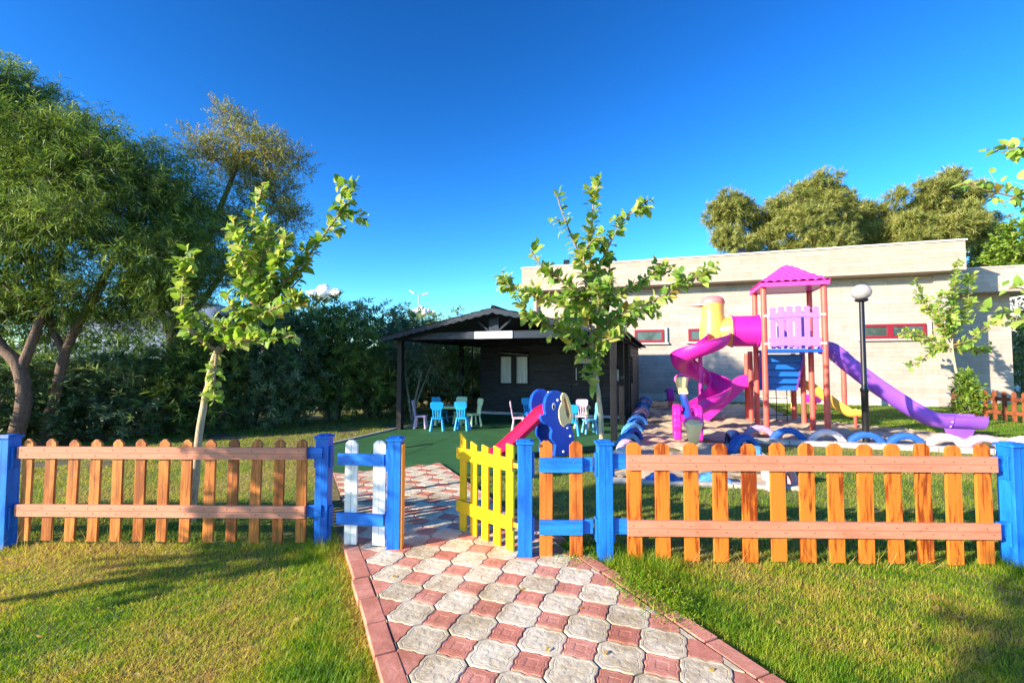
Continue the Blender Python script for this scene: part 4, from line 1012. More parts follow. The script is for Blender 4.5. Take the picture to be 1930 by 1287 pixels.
# ------------------------------------------------------------------ tyres and kerb of the sandpit
def tyre_mat(name, c): return paint(name, c, .7, .15, .35, .5, 10)
TM = {'b': tyre_mat('blue_tyre_paint', (.015, .11, .42)), 'l': tyre_mat('light_blue_tyre_paint', (.07, .28, .60)), 'p': tyre_mat('pink_tyre_paint', (.62, .36, .46)), 'w': tyre_mat('pinkish_white_tyre_paint', (.74, .60, .58)), 'v': tyre_mat('lilac_tyre_paint', (.40, .28, .42)), 'n': tyre_mat('navy_tyre_paint', (.01, .04, .17))}
CN = {'b': 'blue', 'l': 'light blue', 'p': 'pink', 'w': 'pinkish white', 'v': 'lilac', 'n': 'navy blue'}
def tyre(x, y, yaw, c, lab, Rr=.33, w=.17, zc_=-.10, group='painted half buried tyres round the sandpit', tilt=0):
    t = thing('tyre', lab, 'tyre', (x, y, zc_), yaw, group)
    mb = MB(); pr = [(Rr * .66, -w * .36), (Rr * .76, -w * .48), (Rr * .92, -w * .46), (Rr * .98, -w * .40), (Rr, -w * .2), (Rr, w * .2), (Rr * .98, w * .40), (Rr * .92, w * .46), (Rr * .76, w * .48), (Rr * .66, w * .36), (Rr * .69, w * .26), (Rr * .86, w * .36), (Rr * .9, 0), (Rr * .86, -w * .36), (Rr * .69, -w * .26)]
    n = 40; vs = []; Mr = Matrix.Rotation(R(90), 3, 'X')
    for k in range(n):
        a = 2 * math.pi * k / n; tr = .012 if k % 2 == 0 else 0
        for i, (r_, z) in enumerate(pr):
            r2 = r_ - (tr if 2 < i < 7 else 0)
            vs.append(Mr @ Vector((r2 * math.cos(a), r2 * math.sin(a), z)))
    m_ = len(pr); fs = [(k * m_ + i, k * m_ + (i + 1) % m_, ((k + 1) % n) * m_ + (i + 1) % m_, ((k + 1) % n) * m_ + i) for k in range(n) for i in range(m_)]
    mb.add(vs, fs); mb.build('casing', TM[c], t, smooth=35); t.rotation_euler = (tilt, 0, yaw); return t
# row in front of the tower (seen face on)
rowp = [(1472, 'v', 'just left of the front coral tower post'), (1481, 'b', 'in front of the rope net'), (1553, 'w', 'below the right tower posts'), (1627, 'b', 'behind the black lamp post'), (1701, 'b', 'just right of the lamp post'), (1775, 'w', 'below the end of the purple slide'), (1846, 'p', 'right of the purple slide end'), (1925, 'w', 'at the right edge of the picture')]
base = G(1448, 828); 
for i, (px, c, wh) in enumerate(rowp):
    if i == 0: px = 1450
    p_ = (px - 965) / FPX; o_ = Vector((5.05, 9.98, 0)); tt = (p_ * o_.y - o_.x) / (U.x - p_ * U.y); q = o_ + U * tt
    if i == 0: q = o_ + U * (tt - .18) + V * .25
    tyre(q.x, q.y, -R(18) + random.uniform(-.05, .05), c, CN[c] + ' tyre arch on the long kerb, ' + wh, .37, .16, -.12 + random.uniform(-.01, .02))
for px, py, c, yaw, wh in ((1382, 836, 'n', 80, 'upright and edge on at the far corner of the grass strip'), (1402, 846, 'b', 20, 'second from the far corner of the grass strip'), (1424, 872, 'l', 60, 'largest in the side row beside the grass strip'), (1441, 893, 'w', 75, 'behind the fourth picket gap of the right fence panel'), (1474, 912, 'p', 40, 'nearest the fence at the corner of the sandpit'), (1345, 905, 'l', -5, 'low along the front kerb, right of the seesaw'), (1250, 903, 'b', -10, 'low along the front kerb, left of the seesaw')):
    p = G(px, py); low = 'low' in wh
    tyre(p.x, p.y, R(yaw), c, CN[c] + ' painted tyre ' + wh, .33, .19, -.22 if low else -.06)
cs = ['w', 'p', 'l', 'b', 'l', 'b', 'b', 'n', 'p', 'p', 'l', 'b', 'l', 'v', 'b', 'l']
ords = ['nearest', 'second', 'third', 'fourth', 'fifth', 'sixth', 'seventh', 'eighth', 'ninth', 'tenth', 'eleventh', 'twelfth', 'thirteenth', 'fourteenth', 'fifteenth', 'last']
ta = Vector((1.78, 7.55, 0)); tb = Vector((5.35, 18.9, 0))
for i in range(16):
    f = (i / 15) ** 1.0; p = ta.lerp(tb, f)
    tyre(p.x + random.uniform(-.03, .03), p.y, R(random.uniform(20, 60)) if i < 2 else R(random.uniform(5, 40)), cs[i], CN[cs[i]] + ' tyre, ' + ords[i] + ' in the row running back beside the hut', .28, .18, -.03, tilt=random.uniform(-.08, .08))
mb = MB()
ka = Vector((1.3, 6.55, 0)); kb_ = Vector((3.75, 6.15, 0)); kc = Vector((4.75, 9.80, 0)); kd = Vector((12.5, 7.25, 0))
def kerbrun(a, b, w, zt):
    d = (b - a); n = max(1, int(d.length / .8)); 
    for i in range(n):
        p = a + d * (i / n); q = a + d * ((i + 1) / n - .012 / d.length); mb.bar((p.x, p.y, zt - .1), (q.x, q.y, zt - .1), w, .2 + random.uniform(-.01, .01))
kerbrun(ka, kb_, .16, .0); kerbrun(kb_ + Vector((.1, .12, 0)), kc, .16, .0); kerbrun(kc + Vector((.1, -.0, 0)), kd, .22, .04)
o = mb.build('sandpit_kerb', M_conc, bevel=.012); o['kind'] = 'structure'

p = G(1592, 769); t = thing('steel_post', 'coral steel post standing near the wall behind the purple slide', 'post', (p.x, p.y, GZ))
mb = MB(); mb.tube([(0, 0, 0), (0, 0, 1.75)], .085, 14); mb.build('shaft', M_coral, t, smooth=50)
mb = MB(); mb.lathe([(.095, 1.74), (.095, 1.80), (.05, 1.84)], n=14); mb.build('cap', M_coral, t, smooth=40)
# ------------------------------------------------------------------ lamp post, far lamps
p = at(1633, 843, 9.35); t = thing('lamp_post', 'slim black lamp post with a round clear globe in front of the building', 'lamp post', (p.x, p.y, GZ), 0)
mb = MB(); mb.lathe([(.09, 0), (.09, .03), (.062, .05), (.062, 1.06), (.075, 1.08), (.075, 1.12), (.05, 1.16), (.046, 2.86), (.036, 2.88)], n=20); mb.build('pole', M_blackp, t, smooth=35)
mb = MB(); mb.lathe([(.05, 2.86), (.10, 2.875), (.12, 2.90), (.11, 2.925), (.05, 2.93)], n=24); mb.build('collar', M_blackp, t, smooth=35)
mb = MB(); gl = [(.18 * math.cos(a) if abs(a) < 1.5 else .002, 3.065 + .155 * math.sin(a)) for a in np.linspace(-1.15, 1.5, 20)]; mb.lathe(gl, n=36); mb.build('globe', M_globe, t, smooth=60)
mb = MB(); mb.lathe([(.03, 2.93), (.03, 3.0), (.045, 3.02), (.045, 3.10), (.02, 3.15)], n=12); mb.build('bulb', M_whiteb, t, smooth=60)
p = at(789, 600, 60); t = thing('street_lamp', 'distant street lamp with two heads rising above the hedge', 'street lamp', (p.x, 60, GZ), 0)
top = at(789, 556, 60).z - GZ
mb = MB(); mb.tube([(0, 0, 0), (0, 0, top)], [.12, .07], 8); mb.build('pole', M_grey, t, smooth=40)
for s, h_ in ((-1, .62), (1, .05)):
    mb = MB(); mb.tube([(0, 0, top - .1), (s * .5, 0, top + h_ * .4)], .04, 6); mb.build('arm', M_grey, t)
    mb = MB(); mb.box((s * .88, 0, top + h_ * .4 + .12), (.8, .3, .16), Matrix.Rotation(R(-s * 12 + (25 if s < 0 else 0)), 3, 'Y')); mb.build('lamp_head', M_whiteb, t, bevel=.05)
p = at(863, 600, 70); t = thing('street_lamp', 'thin distant mast with a small dark head above the hut roof', 'street lamp', (p.x, 70, GZ), 0)
top = at(863, 582, 70).z - GZ
mb = MB(); mb.tube([(0, 0, 0), (0, 0, top)], [.08, .05], 6); mb.build('pole', M_grey, t)
mb = MB(); mb.box((0, 0, top), (.3, .2, .35)); mb.build('lamp_head', M_blackp, t, bevel=.03)

# ------------------------------------------------------------------ trees: saplings
M_sapb = bark('sapling_bark', (.34, .26, .16), (.60, .48, .31)); M_twig = bark('twig_bark', (.22, .15, .08), (.36, .26, .15))
M_leafS = leafmat('sapling_leaves', [(.07, .16, .03), (.14, .28, .04), (.23, .38, .06), (.33, .45, .09), (.45, .50, .15), (.50, .42, .06), (.28, .14, .04)], .42, .5)
def sapling(name, label, base, depth, trunk, branches, leafL, seed, dens=26, rt=.032, group='young trees with broad leaves', extra_twigs=True, spreadn=.09, yellow=.04):
    r = np.random.default_rng(seed); rd = random.Random(seed)
    off = Vector((base[0], base[1], GZ)); t = thing(name, label, 'tree', tuple(off), 0, group)
    T = [at(px, py, depth + dd) for px, py, dd in trunk]; T[0] = Vector(base) if len(base) == 3 else T[0]
    Ts = smoothpath(T, 6); n = len(Ts)
    mb = MB(); mb.tube([p + Vector((rd.uniform(-1, 1), rd.uniform(-1, 1), 0)) * rt * .12 for p in Ts], [rt * (1 - .45 * i / n) for i in range(n)], 10); 
    mb.v = [v_ - off for v_ in mb.v]; mb.build('trunk', M_sapb, t, smooth=60)
    br = MB(); P, D, N, Ls = [], [], [], []
    for B in branches:
        dn = dens * (B[-1] if not isinstance(B[-1], tuple) else 1); B = [b for b in B if isinstance(b, tuple)]
        pts = smoothpath([at(px, py, depth + dd) for px, py, dd in B], 5); m_ = len(pts)
        br.tube(pts, [rt * .42 * (1 - .8 * i / m_) + .0025 for i in range(m_)], 6)
        subs = [pts]
        _, Lb = polyline_pts(pts, 2)
        if extra_twigs:
            for k in range(int(Lb * 5)):
                f = rd.uniform(.15, .95); i = int(f * (m_ - 1)); a = pts[i]; dr = (pts[min(i + 1, m_ - 1)] - pts[i - 1 if i else 0]).normalized()
                dv = (dr * .8 + Vector((rd.gauss(0, 1), rd.gauss(0, 1), rd.gauss(0, .8))) * .6).normalized(); l_ = rd.uniform(.10, .30) * min(1, Lb)
                sub = [a, a + dv * l_ * .5, a + dv * l_ + Vector((0, 0, -.02))]; br.tube(sub, [.004, .003, .002], 5); subs.append(sub)
        for si, sb in enumerate(subs):
            _, Lq = polyline_pts(sb, 2); nl = max(3, int(Lq * dn)); q, _ = polyline_pts(sb, nl)
            for k, pp_ in enumerate(q):
                if si == 0 and k < nl * .08: continue
                dr = (q[min(k + 1, nl - 1)] - q[max(k - 1, 0)]).normalized()
                side = Vector(rdir(1, r)[0]); side = (side - dr * side.dot(dr)).normalized()
                d_ = (dr * .45 + side + Vector((0, 0, .10 + rd.uniform(-.5, .3)))).normalized()
                P.append(pp_ + side * spreadn * rd.random() * .4); D.append(d_); nn = Vector((rd.gauss(-.35, .5), rd.gauss(-.45, .5), .9)); N.append(nn); Ls.append(leafL * rd.uniform(.45, 1.15) * (1 - .35 * k / nl))
    br.v = [v_ - off for v_ in br.v]; br.build('branches', M_twig, t, smooth=60)
    P = np.array(P) ; D = np.array(D); N = np.array(N); Ls = np.array(Ls); n = len(P)
    rv = np.clip(r.normal(.42, .17, n), 0, .72); yl_ = r.random(n) < yellow; rv[yl_] = r.uniform(.75, 1, yl_.sum())
    leaf_object('crown', P, D, N, Ls, Ls * r.uniform(.62, .85, n), rv, M_leafS, t, 'broad', off=off)
    return t
b_ = G(1137, 893, GZ); dm = b_.y
sapling('sapling', 'middle sapling with broad green leaves and a pale trunk behind the blue fence post', (b_.x, b_.y, GZ), dm,
        [(1137, 893, 0), (1133, 800, 0), (1127, 735, 0), (1120, 680, 0), (1113, 625, 0)],
        [[(1113, 625, 0), (1108, 560, .05), (1112, 500, .1), (1116, 430, .1), (1118, 385, .05), (1128, 340, 0)],
         [(1108, 570, 0), (1098, 500, -.1), (1075, 440, -.15), (1056, 390, -.2), (1050, 368, -.2), .35],
         [(1110, 545, 0), (1140, 480, .1), (1172, 420, .15), (1222, 376, .2), .9],
         [(1116, 625, 0), (1175, 590, -.2), (1235, 565, -.3), (1290, 535, -.35), (1332, 512, -.35)],
         [(1114, 600, 0), (1170, 555, .2), (1225, 520, .3), (1258, 500, .3)],
         [(1112, 605, 0), (1065, 580, .2), (1015, 558, .3), (970, 545, .3), (945, 520, .3)],
         [(1108, 575, 0), (1060, 530, -.1), (1015, 495, -.2), (1000, 470, -.2)],
         [(1117, 650, 0), (1080, 632, -.15), (1035, 612, -.25), (995, 590, -.3), (975, 560, -.3), .8],
         [(1120, 675, 0), (1095, 668, -.1), (1075, 650, -.2)],
         [(1124, 720, 0), (1118, 680, -.03), (1135, 640, -.05), (1150, 610, -.05), 1.2],
         [(1116, 640, 0), (1160, 605, .15), (1205, 590, .2), (1232, 585, .2)],
         [(1112, 610, 0), (1085, 560, .25), (1065, 530, .3), 1.2], [(1112, 600, 0), (1140, 555, -.25), (1155, 520, -.3), 1.3], [(1126, 735, 0), (1112, 722, -.05), (1098, 700, -.1), .7],
         [(1108, 540, 0), (1100, 480, -.2), (1120, 450, -.2), 1.2], [(1112, 610, 0), (1135, 570, .2), (1150, 500, .25), 1.3], [(1110, 600, 0), (1085, 600, -.3), (1050, 600, -.35), 1.1], [(1113, 625, 0), (1140, 640, -.2), (1180, 625, -.3), 1.1], [(1112, 600, 0), (1130, 580, -.35), (1120, 540, -.4), 1.3]], .185, 11, 52, .042)
b_ = G(362, 985, GZ); dl = b_.y
sapling('sapling', 'left leaning sapling with twisted broad leaves behind the long left fence panel', (b_.x, b_.y, GZ), dl,
        [(362, 985, 0), (372, 850, 0), (386, 755, .03), (402, 680, .05), (412, 655, .05)],
        [[(405, 670, .05), (445, 635, .1), (475, 600, .15), (492, 545, .15), (485, 470, .15), (475, 420, .1), (490, 370, .1), (497, 345, .1)],
         [(478, 600, .15), (525, 545, .2), (575, 490, .2), (620, 430, .2), (652, 385, .2), (672, 340, .2), 1.05],
         [(408, 660, .0), (375, 640, -.1), (345, 600, -.15), (345, 545, -.15), (350, 485, -.15)],
         [(420, 650, .05), (460, 642, -.1), (510, 638, -.15), (555, 632, -.2), .8],
         [(470, 605, .1), (500, 590, -.1), (540, 570, -.15), (575, 555, -.15), 1.1],
         [(480, 580, .1), (450, 520, .3), (440, 460, .3)], [(485, 560, .1), (520, 500, -.1), (540, 440, -.1), 1.1], [(485, 540, .1), (455, 480, -.15), (445, 430, -.15)],
         [(470, 600, .1), (440, 580, -.2), (425, 550, -.2)], [(480, 520, .1), (500, 470, 0), (510, 420, 0)],
         [(482, 580, .1), (530, 560, .25), (570, 520, .3), 1.2], [(470, 600, .1), (430, 620, .2), (400, 600, .3), 1.], [(488, 530, .1), (470, 490, .25), (510, 450, .2), 1.1], [(485, 500, .1), (450, 450, .0), (440, 410, 0), 1.], [(395, 720, .04), (405, 740, 0), (400, 760, -.02), .5], [(410, 655, 0), (405, 700, -.05), (402, 730, -.05), .6]], .13, 12, 92, .042)
b_ = G(1812, 779, GZ)
sapling('sapling', 'far right sapling standing near the brown fence by the building corner', (b_.x, b_.y, GZ), b_.y,
        [(1812, 779, 0), (1806, 720, 0), (1796, 665, 0), (1794, 620, 0)],
        [[(1794, 640, 0), (1796, 580, 0), (1800, 530, 0), (1806, 498, 0), 1.5], [(1794, 650, 0), (1770, 610, .2), (1745, 570, .3), (1722, 528, .3), 1.2],
         [(1796, 660, 0), (1765, 655, .2), (1735, 680, .3), (1710, 690, .3)], [(1796, 650, 0), (1830, 640, -.2), (1860, 615, -.3), (1880, 600, -.3)],
         [(1795, 660, 0), (1755, 640, .2), (1720, 628, .3), (1700, 630, .3)], [(1796, 640, 0), (1820, 590, .2), (1828, 540, .2), (1830, 515, .2), 1.2], [(1796, 640, 0), (1770, 590, -.2), (1778, 545, -.2)],
         [(1796, 655, 0), (1840, 660, .3), (1870, 650, .3)]], .21, 13, 40, .045, spreadn=.2)
sapling('sapling', 'sapling standing outside the right edge whose leafy twigs reach into the sky', (6.55, 5.2, GZ), 5.2,
        [(2070, 1000, 0), (2060, 700, 0), (2050, 500, 0), (2045, 400, 0)],
        [[(2045, 420, 0), (1960, 385, 0), (1890, 366, 0), (1850, 357, 0), (1815, 345, 0), .8], [(1990, 395, 0), (1940, 355, 0), (1915, 370, .0), (1885, 385, 0), .8], [(2045, 400, 0), (1990, 330, 0), (1930, 290, 0), (1890, 272, 0), .8],
         [(2050, 600, 0), (1985, 575, 0), (1930, 545, 0), (1900, 545, 0), .8], [(2050, 640, 0), (1980, 620, 0), (1920, 600, 0), (1872, 585, 0), .7],
         [(2050, 560, 0), (2000, 450, 0), (1960, 420, 0), .8], [(2045, 400, 0), (2060, 320, 0), (2080, 260, 0)], [(2045, 400, 0), (2150, 320, 0), (2200, 260, 0)], [(2045, 450, 0), (2150, 420, 0), (2220, 380, 0)]], .15, 14, 26, .030, spreadn=.12)

# ------------------------------------------------------------------ bigger trees and hedge
def twig_leaves(lobes, ntw, tl_, k, leafL, leafW, droop, up, shell, seed, lumps=.25, spread=.9):
    r = np.random.default_rng(seed); lobes = np.array(lobes, float); vol = lobes[:, 3] * lobes[:, 4] * lobes[:, 5]; pr_ = vol ** .75; pr_ /= pr_.sum()
    li = r.choice(len(lobes), ntw, p=pr_); u = rdir(ntw, r); rad = 1 - shell * r.random(ntw) ** 1.3
    lump = 1 + lumps * (np.sin(u[:, 0] * 5 + li * 2.1) * np.sin(u[:, 1] * 6 + li) * np.sin(u[:, 2] * 5 + li * 3.3))
    Rr = lobes[li, 3:6]; P = lobes[li, :3] + u * Rr * (rad * lump)[:, None]
    td = nrm(u + np.array([0, 0, up]) + r.normal(0, .45, (ntw, 3))); tln = tl_ * r.uniform(.5, 1.2, ntw)
    tt = (np.arange(k) + .5) / k
    Pl = P[:, None, :] + td[:, None, :] * (tt[None, :, None] * tln[:, None, None]); Pl[..., 2] -= droop * .35 * tln[:, None] * tt[None, :] ** 2
    side = r.normal(size=(ntw, k, 3)); side -= (side * td[:, None, :]).sum(-1, keepdims=True) * td[:, None, :]; side = nrm(side)
    D = nrm(td[:, None, :] * .75 + side * spread + np.array([0, 0, -droop * .5]))
    n = ntw * k; Nn = nrm(r.normal(size=(n, 3)) * .6 + np.array([-.2, -.3, 1.0]))
    L = leafL * r.uniform(.6, 1.2, n); rv = np.clip(np.repeat(r.normal(.45, .16, ntw), k) + r.normal(0, .12, n), 0, 1)
    tw = np.stack([P - td * (tln * .3)[:, None], P + td * tln[:, None]], 1)
    return Pl.reshape(-1, 3), D.reshape(-1, 3), Nn, L, leafW * r.uniform(.7, 1.2, n), rv, tw
def sublobes(lobes, m_, seed, kr=.5, kp=.68):
    r = random.Random(seed); out = []
    for (x, y, z, a, b, c) in lobes:
        out.append((x, y, z, a * .62, b * .62, c * .62))
        for k in range(m_):
            d = Vector((r.gauss(0, 1), r.gauss(0, 1), r.gauss(.15, 1))).normalized(); q = kr * r.uniform(.65, 1.15)
            out.append((x + d.x * a * kp, y + d.y * b * kp, z + d.z * c * kp, a * q, b * q, c * q * .85))
    return out
def limbs(mb, path, r0, r1, n=10, jit=.0):
    pts = smoothpath(path, 5); m_ = len(pts); mb.tube(pts, [r0 + (r1 - r0) * i / m_ for i in range(m_)], n)
def tree(name, label, cat, base, trunks, lobes, args, lm, bm, kind, group=None, seed=1, twigs=0, sub=0):
    t = thing(name, label, cat, tuple(base), 0, group); mb = MB(); off = Vector(base)
    for path, r0, r1 in trunks: limbs(mb, path, r0, r1)
    rr_ = random.Random(seed)
    for lb in lobes:     # limbs run from the trunk tops into the lobes
        src = min((p for path, _, _ in trunks for p in path[1:]), key=lambda p: (Vector(p) - Vector(lb[:3])).length)
        c = Vector(lb[:3]); s_ = Vector(src); mid = s_.lerp(c, .5) + Vector((rr_.uniform(-.1, .1), rr_.uniform(-.1, .1), -.08)) * lb[3]
        r0 = trunks[0][2]; limbs(mb, [s_, mid, c], r0 * .7, r0 * .25, 7)
        for k in range(4):
            d = Vector((rr_.gauss(0, 1), rr_.gauss(0, 1), rr_.gauss(.3, .8))).normalized(); e_ = c + Vector((d.x * lb[3], d.y * lb[4], d.z * lb[5])) * .8
            limbs(mb, [mid.lerp(c, rr_.random()), c.lerp(e_, .5) + Vector((0, 0, .05)), e_], r0 * .25, r0 * .06, 5)
    if sub: lobes = sublobes(lobes, sub, seed)
    P, D, N, L, Wd, rv, tw = twig_leaves(lobes, *args)
    if twigs:
        for a, b in tw[::twigs]: mb.tube([a, b], [.006, .002], 3, False)
    mb.v = [v_ - off for v_ in mb.v]; mb.build('trunk', bm, t, smooth=60)
    leaf_object('crown', P, D, N, L, Wd, rv, lm, t, kind, off=off)
    return t
M_ac = leafmat('narrow_willow_leaves', [(.05, .09, .025), (.09, .16, .035), (.16, .26, .05), (.26, .37, .07), (.42, .52, .12)], .3, .42)
M_acb = bark('reddish_brown_bark', (.09, .05, .035), (.22, .13, .09))
d = 8.6
def ap(px, py, dd=0): return tuple(at(px, py, d + dd))
base = G(20, 850, GZ); base = Vector((at(22, 800, d).x, d, GZ))
lob = []
for px, py, dd, rx, ry, rz in ((-30, 240, .2, 1.3, 1.3, 1.15), (90, 300, 0, 1.2, 1.3, 1.05), (210, 340, .2, 1.15, 1.3, 1.1), (310, 400, .4, .95, 1.1, 1.0), (20, 400, -.3, 1.3, 1.3, .9), (150, 440, -.3, 1.2, 1.2, .8), (270, 500, .1, .85, 1.0, .65), (-120, 350, .2, 1.6, 1.5, 1.6), (40, 520, .1, 1.1, 1.0, .5), (0, 210, .6, .9, 1, .9), (360, 460, .5, .55, .7, .6), (-200, 300, -.3, 1.6, 1.6, 2.0), (60, 575, .4, .8, .9, .35), (190, 560, .3, .7, .8, .4), (285, 560, .4, .5, .7, .4), (-40, 560, .4, .9, .9, .5), (0, 605, .8, .9, .7, .4), (110, 610, .9, .8, .6, .35), (230, 600, .8, .8, .7, .45), (310, 560, .5, .6, .7, .5), (340, 520, .3, .5, .6, .5)):
    lob.append((*ap(px, py, dd), rx, ry, rz))
tr1 = [Vector((at(20, 830, d).x, d, GZ)), at(45, 760, d), at(35, 690, d), at(0, 650, d), at(-60, 560, d)]
tr2 = [at(38, 700, d), at(70, 620, d + .1), at(95, 540, d + .2), at(120, 450, d)]
tr3 = [Vector((at(80, 830, d + .6).x, d + .6, GZ)), at(105, 740, d + .5), at(125, 660, d + .5), at(165, 580, d + .4), at(220, 480, d + .3)]
tr4 = [at(122, 665, d + .5), at(90, 600, d + .6), at(60, 500, d + .5)]
tree('willow_leaved_tree', 'large dense tree with narrow drooping leaves and forked reddish trunks at the left', 'tree', base, [(tr1, .13, .08), (tr2, .085, .05), (tr3, .105, .05), (tr4, .07, .035)], lob,
     (11500, .46, 17, .165, .015, .5, .4, .6, 101, .3), M_ac, M_acb, 'lance', twigs=5, sub=6)
M_ol = leafmat('olive_brown_leaves', [(.08, .12, .02), (.16, .21, .035), (.30, .32, .06), (.46, .41, .10), (.58, .42, .15)], .3, .5)
d2 = 11.2
def a2(px, py, dd=0): return tuple(at(px, py, d2 + dd))
lob = [(*a2(px, py, dd), rx, .8, rz) for px, py, dd, rx, rz in ((410, 300, 0, .75, .65), (470, 330, .2, .8, .7), (540, 300, 0, .5, .35), (520, 370, .2, .6, .5), (430, 410, 0, .9, .7), (520, 460, .2, .65, .55), (400, 500, .2, .8, .6), (480, 540, .1, .7, .6), (350, 430, .1, .7, .8), (440, 240, 0, .42, .45), (500, 280, 0, .4, .4), (330, 560, .1, .7, .6), (550, 410, .1, .4, .3))]
base = Vector((at(320, 790, d2).x, d2, GZ))
tree('olive_toned_tree', 'airy olive brown tree rising behind the left sapling', 'tree', base, [([base, at(325, 700, d2), at(330, 610, d2), at(380, 480, d2), at(420, 380, d2), at(455, 290, d2)], .14, .04), ([at(330, 620, d2), at(380, 570, d2), at(430, 500, d2), at(490, 430, d2)], .09, .04), ([at(325, 640, d2), at(300, 580, d2), at(280, 520, d2)], .08, .04)], lob,
     (4600, .34, 12, .085, .020, .2, .5, .7, 102, .4), M_ol, M_acb, 'lance', twigs=2, sub=6)

# oleander bushes
M_oc = leafmat('oleander_leaves', [(.06, .10, .045), (.11, .18, .075), (.17, .27, .10), (.25, .36, .13), (.38, .47, .16)], .38, .38)
M_oc2 = leafmat('oleander_leaves_yellower', [(.07, .11, .03), (.13, .20, .05), (.21, .31, .07), (.31, .41, .10), (.45, .50, .15)], .42, .4)
M_oc3 = leafmat('oleander_leaves_greyer', [(.07, .10, .06), (.12, .18, .10), (.18, .26, .14), (.26, .35, .19), (.38, .46, .26)], .4, .32)
M_ocb = bark('grey_shrub_bark', (.10, .09, .07), (.28, .25, .20))
def bush_proto(seed, w, dpt, h, ntw):
    lobes = [(0, 0, h * .5, w * .5, dpt * .5, h * .46), (-w * .25, 0, h * .68, w * .3, dpt * .4, h * .3), (w * .25, .1, h * .72, w * .3, dpt * .4, h * .27), (0, -dpt * .2, h * .3, w * .5, dpt * .42, h * .3), (w * .3, -dpt * .15, h * .35, w * .3, dpt * .35, h * .33), (-w * .3, -dpt * .1, h * .32, w * .3, dpt * .35, h * .3), (.0, .1, h * .8, w * .25, dpt * .3, h * .2)]
    return twig_leaves(lobes, ntw, .17, 14, .215, .034, .12, .6, .5, seed, .5, .95)
protos = []
def make_bush(i, base, label, scl, yaw, group='oleander bushes of the tall hedge'):
    if i < 3:
        t = thing('oleander_bush', label, 'bush', tuple(base), yaw, group)
        P, D, N, L, Wd, rv, tw = bush_proto(200 + i, 2.9, 2.2, 3.25, 950)
        leaf_object('foliage', P, D, N, L, Wd, rv, (M_oc, M_oc2, M_oc3)[i], t, 'lance')
        mb = MB(); rr_ = random.Random(i)
        for k in range(14):
            a = rr_.uniform(0, 6.28); s_ = Vector((math.cos(a) * .15, math.sin(a) * .15, 0)); e_ = Vector((math.cos(a) * rr_.uniform(.5, 1.1), math.sin(a) * .7, rr_.uniform(1.8, 2.9)))
            mb.tube([s_, s_.lerp(e_, .5) + Vector((rr_.uniform(-.1, .1), 0, .15)), e_], [.035, .025, .008], 6)
        mb.build('stems', M_ocb, t, smooth=60); protos.append(t)
    else:
        t = copy_tree(protos[i % 3]); t.location = base; t.rotation_euler = (0, 0, yaw); t['label'] = label
    t.scale = scl; return t
specs = [  # px of the centre, depth, height scale, width scale, label
    (-60, 9.0, .60, 1.0, 'dark bush at the far left edge behind the blue fence post'),
    (70, 10.4, .55, 1.0, 'low dark bush between the two forked tree trunks'),
    (180, 10.2, .54, 1.0, 'dark bush just right of the big tree trunks'),
    (285, 10.6, .62, 1.0, 'dark bush with drooping leaf tips left of the sapling trunk'),
    (385, 11.4, .76, 1.0, 'dark bush directly behind the left sapling trunk'),
    (470, 12.0, .92, 1.0, 'dark bush right of the left sapling trunk'),
    (550, 12.8, 1.04, 1.05, 'tall bush behind the red flowers'),
    (630, 13.4, 1.02, 1.05, 'tall bush left of the hut whose top meets the small cloud'),
    (705, 14.3, 1.04, 1.1, 'tall bush with a sunlit top just left of the hut roof'),
    (765, 15.6, 1.0, 1.1, 'tall sunlit bush below the double street lamp'),
    (818, 17.2, 1.02, 1.1, 'tall bush seen through the porch posts'),
    (860, 19.0, 1.0, 1.1, 'farthest hedge bush ending above the hut roof'),
    (880, 21.5, .92, 1.1, 'pale bush seen through the gap between porch and hut wall')]
for i, (px, dd, hs_, ws, lab) in enumerate(specs):
    p = at(px, 683, dd); make_bush(i, (p.x, dd, GZ), 'oleander ' + lab, (ws, ws, hs_), R(35 + (i * 67) % 360 if i > 2 else 20))
# small grey stemmed shrub beside the porch
base = Vector((at(777, 790, 13.0).x, 13.0, GZ))
lob = [(*at(px, py, 13.0 + dd), rx, .5, rz) for px, py, dd, rx, rz in ((790, 690, 0, .55, .5), (830, 680, .3, .5, .5), (760, 660, .3, .5, .45), (850, 730, .4, .4, .4), (800, 650, .2, .5, .4))]
tree('grey_stemmed_shrub', 'slender grey stemmed shrub seen through the left side of the porch', 'shrub', base, [([base, at(772, 760, 13), at(765, 715, 13)], .035, .02), ([base, at(782, 755, 13), at(795, 700, 13)], .035, .02), ([base, at(785, 760, 13), at(812, 690, 13.1)], .03, .015)], lob,
     (330, .3, 12, .10, .018, .2, .4, .8, 108, .3), leafmat('grey_green_leaves', [(.05, .10, .06), (.12, .20, .11), (.22, .30, .16)], .25, .5), M_ocb, 'lance')
# red flowers in the hedge
M_flower = paint('orange_red_petals', (.85, .09, .03), .6, .1)
for px, py, dd, lab in ((551, 769, 11.9, 'larger red orange flower low in the hedge'), (582, 750, 12.3, 'smaller red orange flower higher in the hedge')):
    p = at(px, py, dd); mb = MB()
    for k in range(9):
        a = k * 2.4; q = Vector((math.cos(a) * .05 * (1 + k * .1), -.02 * (k % 3), math.sin(a) * .045)); 
        for j in range(5): b = j * 1.256; mb.add([q, q + Vector((math.cos(b) * .03, -.012, math.sin(b) * .03)), q + Vector((math.cos(b + .7) * .03, -.012, math.sin(b + .7) * .03))], [(0, 1, 2)])
    o = mb.build('flower', M_flower); o.location = p; tag(o, lab, 'flower', 'red flowers in the hedge')

